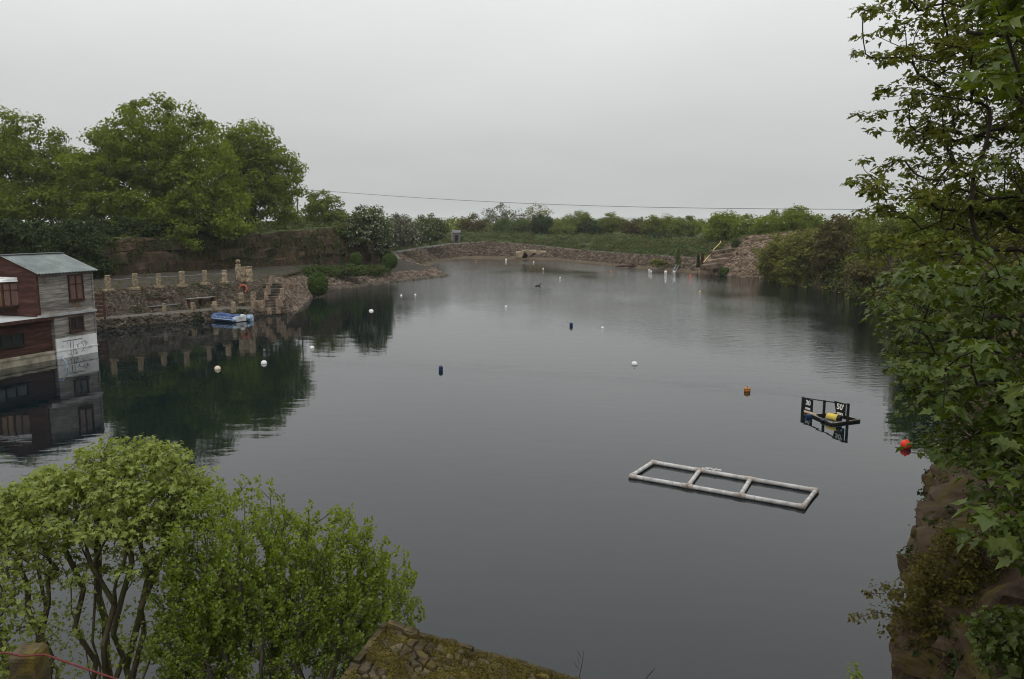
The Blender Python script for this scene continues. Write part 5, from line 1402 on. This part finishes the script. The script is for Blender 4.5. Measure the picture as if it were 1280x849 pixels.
# yellow hose down the terraces and rock ledges by the scree
pts = [AY(901, 302, 115.5), AY(899, 305, 115), AY(896, 309, 114.5), AY(893, 313, 113.6), AY(890.5, 317, 113), AY(886, 320, 112), AY(884, 324, 111.4), AY(880, 329, 110)]
m = MB(); m.tube([q + Vector((.12 * math.sin(k * 1.7), 0, .1)) for k, q in enumerate(pts)], .05, 6); tag(m.build('hose', M['hose']), 'pale yellow hose running down the rocky terraces left of the scree', 'hose')
for i, (px, py, Y, w, lb) in enumerate([(889, 333, 108.6, 1.6, 'lowest rock ledge beside the scree'), (897, 327, 110, 1.7, 'second lowest rock ledge beside the scree'), (904, 321, 111.3, 1.8, 'middle rock ledge beside the scree'), (897, 316, 112.5, 1.2, 'short rock ledge beside the yellow hose'), (912, 314, 112.6, 1.3, 'upper rock ledge under the small dark bush')]):
    p = AY(px, py, Y); bm = bmesh.new(); bmesh.ops.create_icosphere(bm, subdivisions=3, radius=1)
    for v in bm.verts:
        q = v.co.copy(); s = 1 + .3 * noise.noise(q * 1.8 + Vector((i * 4, 3, 0)))
        q = Vector([max(-.68, min(.68, q[k] * s)) * 1.3 for k in range(3)]); v.co = Vector((q.x * w, q.y * .7, q.z * .42))
    me = bpy.data.meshes.new('rock_ledge'); bm.to_mesh(me); bm.free(); me.materials.append(M['scree'])
    o = link('rock_ledge', me); o.location = p; o.rotation_euler = (0, -.12, .3); tag(o, lb, 'rock', 'rock ledges beside the scree')
# half sunk timber debris by the far bank
p = G(785, 334.5, .1); m = MB()
for k in range(7): m.bar(Vector((k * .5 - 2, .3 * (k % 3), .1 + .12 * (k % 2))), Vector((k * .5 - .6, .5 - .2 * (k % 2), .25)), .22, .2)
o = m.build('driftwood', M['dark_wood']); o.location = p; tag(o, 'pile of dark driftwood at the waterline of the far bank', 'driftwood')
# landing stage on the right shore
p = G(1094, 377, 0); ls = empty('landing_stage', p, .2); tag(ls, 'small pale landing stage on the right shore under the trees', 'jetty')
for k in range(6): m = MB(); m.box(-.9 + k * .4, -.54 + k * .4, -.7, .7, .3, .36); m.build('plank', M['grey_wood'], ls)
for xx in (-.8, 1.3): m = MB(); m.box(xx - .08, xx + .08, -.6, -.44, -.5, 1.4); m.build('post', M['white_paint'], ls)
m = MB(); m.bar((-.9, -.72, .25), (1.5, -.72, .25), .06, .14); m.build('edge_beam', M['white_paint'], ls)

# ------------------------------------------------------------------ foreground: bright sycamore bush and willow bottom left
def multi_stem(name, label, cat, base, stem_tops, targets, n_leaf, leaf_fn, seed, r_tip, r_trunk, bark, mat, kind, seg=.25, kpath=.3, n_parts=0, group=None, bend=.1, sides=6):
    rng = np.random.default_rng(seed); b = np.array(base, float)
    root = empty(name, base); tag(root, label, cat, group)
    trunks = []
    for (o, t) in stem_tops:
        s = b + np.array(o); trunks.append(trunk_line(s, t, rng, 6, .025))
    PP, par, cnt = grow(trunks, targets, rng, seg=seg, kpath=kpath, bend=bend)
    me, _ = skeleton_mesh(name + '_wood', PP - b, par, cnt, r_tip, r_trunk, M[bark], sides)
    link('trunk', me, root)
    pos, nrm, head, sz = leaf_fn(rng)
    pos = pos - b
    if n_parts:
        wp = pos + b; rel = wp - np.array([0, 0, CAM_H])
        dep = rel[:, 1] * math.cos(PITCH) - rel[:, 2] * math.sin(PITCH)
        px = rel[:, 0] / dep * F_PX; py = -(rel[:, 1] * math.sin(PITCH) + rel[:, 2] * math.cos(PITCH)) / dep * F_PX
        vis = (dep > 1) & (np.abs(px) < 630) & (np.abs(py) < 415)
        order = np.argsort(-(sz / np.maximum(dep, .1)) * vis)[:n_parts]
        V, Fs = TEMPL[kind]; lm = mesh_np('leaf', V, Fs, [M[mat]])
        R = frames(nrm[order], head[order])
        for i, k in enumerate(order):
            o = bpy.data.objects.new('leaf', lm); COL.objects.link(o); o.parent = root
            m4 = Matrix(R[i].tolist()).to_4x4() @ Matrix.Scale(float(sz[k]), 4); m4.translation = Vector(pos[k]); o.matrix_local = m4
        keep = np.ones(len(pos), bool); keep[order] = False
        pos, nrm, head, sz = pos[keep], nrm[keep], head[keep], sz[keep]
    c = link('crown', leaves_mesh(name + '_leaves', pos, nrm, head, sz, kind, [M[mat]]), root)
    if n_parts: tag(c, kind='stuff')
    return root

# sycamore bush: dome of leaves carried by bare stems
BY = 10.0
def dome_targets(rng, n):
    out = []
    spec = [(150, 640, 112, 92, .9, 1.0), (45, 665, 75, 75, .7, 1.0), (-60, 690, 80, 80, .8, .8), (215, 655, 55, 70, .7, .8)]
    w = np.array([s[2] * s[3] for s in spec], float); w /= w.sum()
    while len(out) < n:
        s = spec[rng.choice(len(spec), p=w)]
        d = rng.normal(size=3); d /= np.linalg.norm(d)
        if d[2] < -.05 and rng.random() < .85: continue
        rad = (.72 + .28 * rng.random()) if rng.random() < .62 else rng.random() ** .6
        c = AY(s[0], s[1], BY); k = BY / F_PX * 1.03
        out.append(np.array(c) + d * rad * np.array([s[2] * k, 1.15, s[3] * k]))
    return np.array(out)
rngb = np.random.default_rng(201)
tb = dome_targets(rngb, 780)
def bush_leaves(rng):
    pos, nrm, head, sz = crown_leaves(tb, 23, .15, .056, rng, .6, 1.2)
    low = rng.random((420, 3)); lo = np.array([-6.9, 9.2, .8]) + low * np.array([3.3, 1.5, 2.2])
    p2, n2, h2, s2 = crown_leaves(lo, 9, .16, .045, rng, .6, 1.0)
    return np.concatenate([pos, p2]), np.concatenate([nrm, n2]), np.concatenate([head, h2]), np.concatenate([sz, s2])
base = Vector((-5.25, 9.6, .35))
tops = [((0, 0, 0), AY(160, 660, 9.8)), ((.08, .05, 0), AY(215, 680, 9.9)), ((-.1, 0, 0), AY(100, 680, 9.8)), ((-.15, .08, 0), AY(70, 690, 10.1)), ((.02, -.1, 0), AY(135, 670, 9.5)), ((-.75, .2, .1), AY(20, 700, 10.0)), ((-1.0, -.1, .1), AY(-30, 715, 9.8)), ((-.7, -.1, 0), AY(60, 720, 9.7)), ((.1, .1, 0), AY(185, 640, 10.3)), ((.15, -.05, 0), AY(240, 690, 9.6)), ((-.05, .12, 0), AY(120, 650, 10.4)), ((-.4, .1, 0), AY(85, 660, 9.9)), ((-.6, 0, 0), AY(40, 680, 10.3)), ((.3, .05, 0), AY(255, 740, 9.8))]
multi_stem('sycamore_bush', 'bright yellow green domed sycamore bush with bare dark stems at lower left', 'tree', base, tops, tb, 0, bush_leaves, 202, .0036, .05, 'bark_moss', 'syc_bush', 'palm', n_parts=0, seg=.22, kpath=.28)
# willow: upright fine sprays
WY = 9.6
def willow_sprays(rng, n):
    spec = [(300, 705, 95, 105, .9), (400, 728, 90, 98, .9), (470, 760, 58, 85, .7), (340, 800, 150, 90, .9), (250, 790, 70, 110, .7)]
    w = np.array([s[2] * s[3] for s in spec], float); w /= w.sum(); out = []
    while len(out) < n:
        s = spec[rng.choice(len(spec), p=w)]; d = rng.normal(size=3); d /= np.linalg.norm(d)
        rad = rng.random() ** .4; c = AY(s[0], s[1], WY); k = WY / F_PX * 1.03
        out.append(np.array(c) + d * rad * np.array([s[2] * k, s[4], s[3] * k]))
    return np.array(out)
tw = willow_sprays(np.random.default_rng(211), 2100)
def willow_leaves(rng):
    P, Nn, H, S_ = [], [], [], []
    c0 = np.array(AY(360, 900, WY))
    for t in tw:
        d = (t - c0); d /= np.linalg.norm(d); d = d * .5 + np.array([0, 0, .75]) + rng.normal(size=3) * .3; d /= np.linalg.norm(d)
        L = rng.uniform(.1, .3); m = int(L / .0075)
        u = rng.random(m); a = rng.normal(size=(m, 3)); a -= d * (a @ d)[:, None]; a /= np.linalg.norm(a, axis=1)[:, None]
        P.append(t + d * (u * L - L * .45)[:, None] + a * .018); H.append(d * .8 + a * .8); Nn.append(np.cross(a, d) + a * .5 + rng.normal(size=(m, 3)) * .5 + np.array([0, 0, .5])); S_.append(rng.uniform(.026, .052, m))
    return np.concatenate(P), np.concatenate(Nn), np.concatenate(H), np.concatenate(S_)
base = Vector((-2.9, 8.7, .4))
tops = [((0, 0, 0), AY(300, 740, 9.3)), ((.2, .1, 0), AY(380, 760, 9.5)), ((.4, .1, 0), AY(450, 790, 9.6)), ((-.5, .1, 0), AY(240, 760, 9.5)), ((.1, .2, 0), AY(340, 745, 9.9)), ((-.2, .1, 0), AY(275, 720, 9.6)), ((.5, -.1, 0), AY(420, 820, 9.2))]
multi_stem('willow_bush', 'fine leaved green willow bush in the foreground left of the ruined wall', 'bush', base, tops, tw, 0, willow_leaves, 212, .0035, .05, 'bark', 'willow', 'oval', seg=.2, kpath=.22)
# sapling sprays at the very left edge
tl = sample_lobes([(tuple(AY(-10, 790, 8.4)), (.35, .5, .9))], 70, np.random.default_rng(221), .5)
def left_leaves(rng): return crown_leaves(tl, 16, .14, .06, rng, .8, .8)
multi_stem('elder_sapling', 'green sapling at the lower left edge behind the rope post', 'bush', Vector((-5.9, 8.2, .4)), [((0, 0, 0), AY(-20, 810, 8.4))], tl, 0, left_leaves, 222, .004, .03, 'bark', 'syc_bush', 'oval', seg=.2)

# ------------------------------------------------------------------ near sycamore on the right
def left_edge(py):
    return np.interp(py, [-200, 0, 60, 130, 190, 235, 280, 330, 380, 430, 480, 540, 580, 620, 680, 760, 860], [1110, 1072, 1064, 1060, 1068, 1054, 1070, 1090, 1086, 1100, 1122, 1145, 1172, 1215, 1180, 1270, 1260])
def syc_targets(rng, n_far, n_mid, n_near):
    out, lay = [], []
    # boughs: each runs from the crown to a ragged tip over the water, leaf clusters strung along it in a flat spray
    spines = []
    for k in range(34):
        py = -110 + 700 * (k + rng.uniform(-.3, .3)) / 34
        e = left_edge(py) + (rng.uniform(-12, 45) if k % 3 else rng.uniform(-14, 4))
        spines.append((py, e, rng.uniform(15, 75), rng.uniform(8.5, 14) if py < 330 else rng.uniform(6.8, 9.5), 0 if py < 330 else 1))
    while len(out) < n_far + n_mid:
        py, e, drop, Y, ly = spines[rng.integers(len(spines))]
        t = rng.random() ** .75                    # 0 at the tip
        px = e + t * (1480 - e); w = 5 + 20 * min(1, t * 4)
        y = py + drop * t * (1 if py < 330 else .5) - 26 * t * t + rng.normal() * w * .42
        if py < 330 and t > .3 and rng.random() < .25: ly = 1
        p = AY(px, y, Y + rng.normal() * .55); out.append(np.array(p)); lay.append(ly)
    for k in range(560):                           # the thick of the crown behind the boughs
        py = rng.uniform(-120, 350); px = rng.uniform(left_edge(py) + 75, 1480); out.append(np.array(AY(px, py, rng.uniform(11, 15)))); lay.append(0)
    n_far += 560
    while len(out) < n_far + n_mid + n_near:       # near boughs low on the right and one dark one above
        if rng.random() < .3: py = rng.uniform(-60, 190); e = 1175 + abs(py - 90) * .3
        else: py = rng.uniform(430, 720); e = np.interp(py, [430, 520, 580, 620, 640, 680, 720], [1200, 1165, 1185, 1232, 1195, 1175, 1240]); 
        px = e + rng.random() ** .9 * (1480 - e)
        Y = rng.uniform(5.0, 6.8); out.append(np.array(AY(px, py, Y))); lay.append(2)
    for k in range(420):                           # unseen rest of the crown, added above and right to shade the boughs
        px, py = rng.uniform(1130, 1900), rng.uniform(-900, -100)
        if rng.random() < .35: px, py = rng.uniform(1420, 2000), rng.uniform(-300, 500)
        out.append(np.array(AY(px, py, rng.uniform(6, 13)))); lay.append(3)
    return np.array(out), np.array(lay)
ts, tlay = syc_targets(np.random.default_rng(231), 1050, 700, 170)
def syc_leaves(lays, per, rad, size, kindseed, upb=1.5):
    def fn(rng):
        c = ts[np.isin(tlay, lays)]
        return crown_leaves(c, per, rad, size, rng, .45, upb, jitter=.8)
    return fn
SB = Vector((9.3, 9.6, 4.6))
rngs = np.random.default_rng(232)
root = empty('sycamore_tree', SB); tag(root, 'large near sycamore filling the right edge with drooping boughs', 'tree')
trunks = [trunk_line(SB + Vector((0, 0, -1)), SB + Vector((-.4, .4, 3.2)), rngs, 6, .02), trunk_line(SB + Vector((-.1, .1, 0)), AY(1330, 330, 9.5), rngs, 4, .03), trunk_line(SB + Vector((-.1, -.2, 0)), AY(1340, 560, 7.2), rngs, 4, .03), trunk_line(SB + Vector((.1, .15, -1)), AY(1345, -30, 10.5), rngs, 7, .02)]
PP, par, cnt = grow(trunks, ts, rngs, seg=.22, kpath=.05, bend=.14)
bS = np.array(SB)
me, _ = skeleton_mesh('sycamore_wood', PP - bS, par, cnt, .004, .15, M['twig'], 6); link('trunk', me, root)
allL = []
for lays, per, rad, size, mat in (([0], 23, .2, .066, 'syc_young'), ([1], 24, .24, .068, 'syc'), ([2], 20, .23, .086, 'syc'), ([3], 15, .4, .12, 'syc')):
    c = ts[np.isin(tlay, lays)]
    allL.append(crown_leaves(c - bS, per, rad, size, rngs, .4, 1.5, jitter=.9) + (mat,))
# the 300 leaves that show largest are parts of their own
rows = []
for li, (pos, nrm, head, sz, mat) in enumerate(allL):
    wp = pos + bS; rel = wp - np.array([0, 0, CAM_H]); dep = rel[:, 1] * math.cos(PITCH) - rel[:, 2] * math.sin(PITCH)
    px = rel[:, 0] / dep * F_PX; py = -(rel[:, 1] * math.sin(PITCH) + rel[:, 2] * math.cos(PITCH)) / dep * F_PX; vis = (px < 635) & (np.abs(py) < 420)
    rows += [(sz[k] / max(dep[k], .5) * (1 if vis[k] else 0), li, k) for k in range(len(pos))]
rows.sort(reverse=True); pick = {}
for s_, li, k in rows[:300]: pick.setdefault(li, []).append(k)
V, Fs = TEMPL['palm']
for li, (pos, nrm, head, sz, mat) in enumerate(allL):
    sel = pick.get(li, [])
    if sel:
        lm = mesh_np('leaf', V, Fs, [M[mat]]); R = frames(nrm[sel], head[sel])
        for i, k in enumerate(sel):
            o = bpy.data.objects.new('leaf', lm); COL.objects.link(o); o.parent = root
            m4 = Matrix(R[i].tolist()).to_4x4() @ Matrix.Scale(float(sz[k]), 4); m4.translation = Vector(pos[k]); o.matrix_local = m4
    keep = np.ones(len(pos), bool); keep[sel] = False
    o = link('crown', leaves_mesh('sycamore_leaves', pos[keep], nrm[keep], head[keep], sz[keep], 'palm', [M[mat]]), root); tag(o, kind='stuff')

# shrub on the near cliff, with twigs reaching over the water
tc = sample_lobes([(tuple(AY(1175, 745, 8.8)), (.62, .5, .5)), (tuple(AY(1215, 700, 9.0)), (.5, .5, .4)), (tuple(AY(1190, 800, 8.6)), (.45, .4, .4)), (tuple(AY(1240, 760, 8.8)), (.5, .4, .5))], 280, np.random.default_rng(241), .6)
ext = np.array([AY(px, py, 8.7) for px, py in [(1072, 772), (1085, 742), (1100, 735), (1095, 765), (1110, 775), (1120, 745), (1130, 735), (1110, 790), (1128, 810), (1120, 760), (1135, 770)]])
tc = np.concatenate([tc, ext])
def cliff_leaves(rng): return crown_leaves(tc, 34, .12, .036, rng, .6, .9)
multi_stem('cliff_shrub', 'bronze and olive leaved shrub growing from the near right cliff', 'shrub', Vector(AY(1275, 790, 9.0)), [((0, 0, 0), AY(1225, 760, 8.9)), ((0, 0, 0), AY(1230, 720, 9.1))], tc, 0, cliff_leaves, 242, .003, .03, 'bark', 'cliff_shrub', 'palm', seg=.12)
# fern-like greenery at the bottom right corner and a sprig at the bottom
tf = sample_lobes([(tuple(AY(1260, 800, 7.0)), (.35, .4, .3))], 60, np.random.default_rng(251), .6)
def fern_leaves(rng): return crown_leaves(tf, 14, .12, .07, rng, .6, 1.0)
multi_stem('corner_sapling', 'green sycamore sapling in the bottom right corner', 'shrub', Vector(AY(1300, 860, 7.2)), [((0, 0, 0), AY(1270, 830, 7.1))], tf, 0, fern_leaves, 252, .003, .02, 'bark', 'syc', 'palm', seg=.12)
tg = np.array([AY(1068 + dx, 838 + dy, 6.4) for dx, dy in ((0, -6), (5, 2), (-4, 4), (2, 10), (7, 12))])
def sprig_leaves(rng): return crown_leaves(tg, 12, .035, .06, rng, 1.2, .3)
multi_stem('sprig', 'small green sprig poking up at the bottom edge', 'plant', Vector(AY(1066, 960, 6.4)), [((0, 0, 0), AY(1068, 850, 6.4))], tg, 0, sprig_leaves, 253, .002, .008, 'bark', 'willow', 'lance', seg=.05)
# ivy tufts on the near cliff
bp = band_points(seg_cols(31, 35), 1, 6, 700, np.random.default_rng(261))
mass('cliff_moss', 'olive moss and small herbs on the near right cliff', bp, 30, .16, .035, 'cliff_shrub', 262, 'moss')
bp = band_points(seg_cols(32, 35), 1, 6, 260, np.random.default_rng(263))
mass('cliff_herbs', 'small dark herbs on the near right cliff', bp, 20, .14, .06, 'dark_leaf', 264, 'herbs')

bp = band_points(seg_cols(30, 3), 5, 8, 1500, np.random.default_rng(271)); bp = bp[(np.abs(bp[:, 0]) < 40) & (bp[:, 1] > -30)]
mass('cliff_top_grass', 'grass and weeds on the cliff top round the viewpoint', bp, 40, .3, .14, 'grass', 272, 'grass')
# ------------------------------------------------------------------ ruined wall in the foreground
def clip_poly(poly, p, q):
    """keep the side of the bisector of p,q nearer to p"""
    mx, my = (p[0] + q[0]) / 2, (p[1] + q[1]) / 2; nx, ny = q[0] - p[0], q[1] - p[1]; out = []
    for i in range(len(poly)):
        a, b_ = poly[i], poly[(i + 1) % len(poly)]
        da, db = (a[0] - mx) * nx + (a[1] - my) * ny, (b_[0] - mx) * nx + (b_[1] - my) * ny
        if da <= 0: out.append(a)
        if da * db < 0:
            t = da / (da - db); out.append((a[0] + (b_[0] - a[0]) * t, a[1] + (b_[1] - a[1]) * t))
    return out
def ruin():
    ZT = 4.15
    K = G(484, 779, ZT); Lp = G(425, 857, ZT); Rp = G(750, 857, ZT)
    a, b_ = (Lp - K), (Rp - K); a = a.normalized(); b_ = b_.normalized()
    r = empty('ruined_wall', Vector((K.x, K.y, 2.0))); tag(r, 'mossy ruined stone wall top in the bottom foreground', 'wall')
    o0 = Vector((K.x, K.y, 2.0)); H = ZT - 2.0
    LA, LB = 1.2, 2.4
    P = [Vector((0, 0, 0)), b_ * LB, b_ * LB + a * LA, a * LA]
    m = MB(); m.add([p + Vector((0, 0, -1.6)) for p in P] + [p + Vector((0, 0, H - .035)) for p in P], [(0, 1, 2, 3), (7, 6, 5, 4), (0, 4, 5, 1), (1, 5, 6, 2), (2, 6, 7, 3), (3, 7, 4, 0)]); m.build('core', M['ruin_mortar'], r)
    rg = random.Random(17); pts = []
    tries = 0
    while len(pts) < 620 and tries < 40000:
        tries += 1
        u, v = rg.uniform(.0, LB), rg.uniform(.0, LA)
        e = min(u, v); d = .042 + .045 * max(0, 1 - math.hypot(u, v) / .7) + (.03 if e < .1 else 0)
        if all((u - p[0]) ** 2 + (v - p[1]) ** 2 > d * d for p in pts): pts.append((u, v))
    pts.sort(key=lambda q: math.hypot(q[0], q[1]))
    rest = MB()
    for i, p in enumerate(pts):
        poly = [(0.03, .03), (LB, .03), (LB, LA), (.03, LA)]
        near = sorted((q for q in pts if q != p), key=lambda q: (q[0] - p[0]) ** 2 + (q[1] - p[1]) ** 2)[:14]
        for q in near: poly = clip_poly(poly, p, q)
        if len(poly) < 3: continue
        cx, cy = sum(q[0] for q in poly) / len(poly), sum(q[1] for q in poly) / len(poly)
        gap = rg.uniform(.80, .93); top = gap - .1; h = rg.uniform(.0, .026); tx, ty = rg.uniform(-.12, .12), rg.uniform(-.12, .12)
        ring = [[], [], []]
        # chip the outline
        pl2 = []
        for q0, q1 in zip(poly, poly[1:] + poly[:1]):
            pl2.append(q0); mxy = ((q0[0] + q1[0]) / 2, (q0[1] + q1[1]) / 2); s = rg.uniform(.9, 1.0); pl2.append((cx + (mxy[0] - cx) * s, cy + (mxy[1] - cy) * s))
        for (x, y) in pl2:
            j = rg.uniform(.94, 1.04)
            for k, (s, z) in enumerate(((gap, -.06), (gap * j, h - .012), (top * j, h))):
                X, Y = cx + (x - cx) * s, cy + (y - cy) * s
                q = b_ * X + a * Y; ring[k].append(q + Vector((0, 0, H - .02 + z + ((x - cx) * tx + (y - cy) * ty if k else 0) + (rg.uniform(-.006, .006) if k else 0))))
        n = len(pl2); mm = MB(); fs = []
        for k in range(2):
            for w in range(n): fs.append((k * n + w, k * n + (w + 1) % n, (k + 1) * n + (w + 1) % n, (k + 1) * n + w))
        fs.append(tuple(2 * n + w for w in range(n)))
        if i < 300: mm.add(ring[0] + ring[1] + ring[2], fs); mm.build('stone', M['ruin_stone'], r)
        else: rest.add(ring[0] + ring[1] + ring[2], fs)
    if rest.v: tag(rest.build('small_stones', M['ruin_stone'], r), kind='stuff')
    # coping stones along the two visible edges
    for dvec, L, off in ((b_, LB, Vector((0, 0, 0))), (a, LA, Vector((0, 0, 0)))):
        t = 0.0; k = 0
        other = a if dvec is b_ else b_
        while t < L:
            l = rg.uniform(.07, .2); hh = rg.uniform(-.03, .002)
            c0 = dvec * t - other * .045; c1 = dvec * (t + l - .012) - other * .045
            mm = MB(); w_ = other * rg.uniform(.045, .065)
            vs = [c0 + Vector((0, 0, H - .2)), c1 + Vector((0, 0, H - .2)), c1 + w_ + Vector((0, 0, H - .2)), c0 + w_ + Vector((0, 0, H - .2))]
            vs += [v + Vector((rg.uniform(-.006, .006), rg.uniform(-.006, .006), .2 + hh + rg.uniform(-.008, .008))) for v in vs]
            mm.add(vs, [(3, 2, 1, 0), (4, 5, 6, 7), (0, 1, 5, 4), (1, 2, 6, 5), (2, 3, 7, 6), (3, 0, 4, 7)]); mm.build('edge_stone', M['ruin_mortar'] if k % 3 else M['ruin_stone'], r); t += l; k += 1
    # moss tufts in the joints
    n = 20000; rn = np.random.default_rng(18)
    u = rn.random(n) * LB; v = rn.random(n) * LA
    dens = np.array([noise.noise(Vector((x * 3.2, y * 3.2, 4.0))) for x, y in zip(u, v)]) + np.minimum(1, np.hypot(u, v) * .9) * .55
    ok = dens > .2; u, v = u[ok], v[ok]
    pos = np.array(o0)[None] * 0 + u[:, None] * np.array(b_) + v[:, None] * np.array(a) + np.array([0, 0, H - .0]) + np.stack([0 * u, 0 * u, rn.random(len(u)) * .014 - .012], -1)
    c, n2, h2, s2 = crown_leaves(pos, 8, .02, .009, rn, .6, .5)
    tag(link('moss', leaves_mesh('ruin_moss', c, n2, h2, s2, 'oval', [M['moss']]), r), kind='stuff')
    # dry twigs along the far edge
    for k, t in enumerate((1.5, 1.95)):
        p = b_ * t - a * .02 + Vector((0, 0, H)); mm = MB(); rr = random.Random(k)
        mm.tube([p, p + Vector((rr.uniform(-.03, .03), .02, .09)), p + Vector((rr.uniform(-.06, .06), .03, .17))], [.003, .0025, .001], 4)
        for q in range(3): s = p + Vector((rr.uniform(-.02, .02), .015, .05 + .04 * q)); mm.tube([s, s + Vector((rr.uniform(-.07, .07), 0, .05))], [.002, .0008], 4)
        mm.build('dry_twig', M['twig'], r)
    r.location = o0
ruin()

# ------------------------------------------------------------------ rope post at the bottom left
pp = AY(36, 822, 4.6); gz = 2.3
post = empty('rope_post', (pp.x, pp.y, gz)); tag(post, 'weathered stone post carrying a red rope at the bottom left', 'post')
hh = AY(36, 812, 4.6).z - gz; w = .082
m = MB(); vs = []; fs = []; n = 16; zs = np.linspace(0, hh - .045, 14)
for i, z in enumerate(zs):
    for k in range(n):
        a = 2 * math.pi * k / n; c, s = math.cos(a), math.sin(a); q = max(abs(c), abs(s)) ** .8
        j = 1 + .06 * noise.noise(Vector((c * 2, s * 2, z * 6)))
        vs.append((c / q * w * j, s / q * w * j, z))
for i in range(len(zs) - 1):
    for k in range(n): fs.append((i * n + k, i * n + (k + 1) % n, (i + 1) * n + (k + 1) % n, (i + 1) * n + k))
fs.append(tuple((len(zs) - 1) * n + k for k in range(n))); m.add(vs, fs); o = m.build('shaft', M['ruin_stone'], post)
m = MB(); vs = []; fs = []
for i, (s_, z) in enumerate(((.9, hh - .05), (1.04, hh - .042), (1.02, hh - .015), (.84, hh + .008), (.3, hh + .02))):
    for k in range(n):
        a = 2 * math.pi * k / n; c, s = math.cos(a), math.sin(a); q = max(abs(c), abs(s)) ** .8; j = 1 + .07 * noise.noise(Vector((c * 2.5, s * 2.5, z * 9 + 3)))
        vs.append((c / q * w * s_ * j, s / q * w * s_ * j, z + .012 * noise.noise(Vector((c * 2, s * 2, 7)))))
for i in range(4):
    for k in range(n): fs.append((i * n + k, i * n + (k + 1) % n, (i + 1) * n + (k + 1) % n, (i + 1) * n + k))
fs.append(tuple(4 * n + k for k in range(n))); m.add(vs, fs); m.build('cap', M['ruin_stone'], post)
a0, a1, a2, a3 = AY(-60, 814, 4.75), AY(10, 816.5, 4.5), AY(56, 818, 4.48), AY(230, 876, 4.3)
q = [a0, a0.lerp(a1, .5) - Vector((0, 0, .004)), a1, a1.lerp(a2, .5) + Vector((0, -.03, 0)), a2, a2.lerp(a3, .3) - Vector((0, 0, .006)), a2.lerp(a3, .6) - Vector((0, 0, .006)), a3]
m = MB(); m.tube(q, .0058, 8); tag(m.build('rope', M['rope']), 'thin red rope strung from the stone post at the bottom left', 'rope')

# ------------------------------------------------------------------ haze: the damp air over the lake
hz = bpy.data.materials.new('haze'); hz.use_nodes = True
nt = hz.node_tree; nt.nodes.clear()
ho = nt.nodes.new('ShaderNodeOutputMaterial'); hv_ = nt.nodes.new('ShaderNodeVolumePrincipled')
hv_.inputs['Color'].default_value = (.9, .92, .94, 1); hv_.inputs['Density'].default_value = .00022; hv_.inputs['Anisotropy'].default_value = .2
nt.links.new(hv_.outputs[0], ho.inputs['Volume'])
m = MB(); m.box(-7500, 7500, -7500, 7600, -14, 76)
o = m.build('haze', hz); tag(o, 'thin pale mist in the air over the whole quarry', 'haze', kind='stuff')
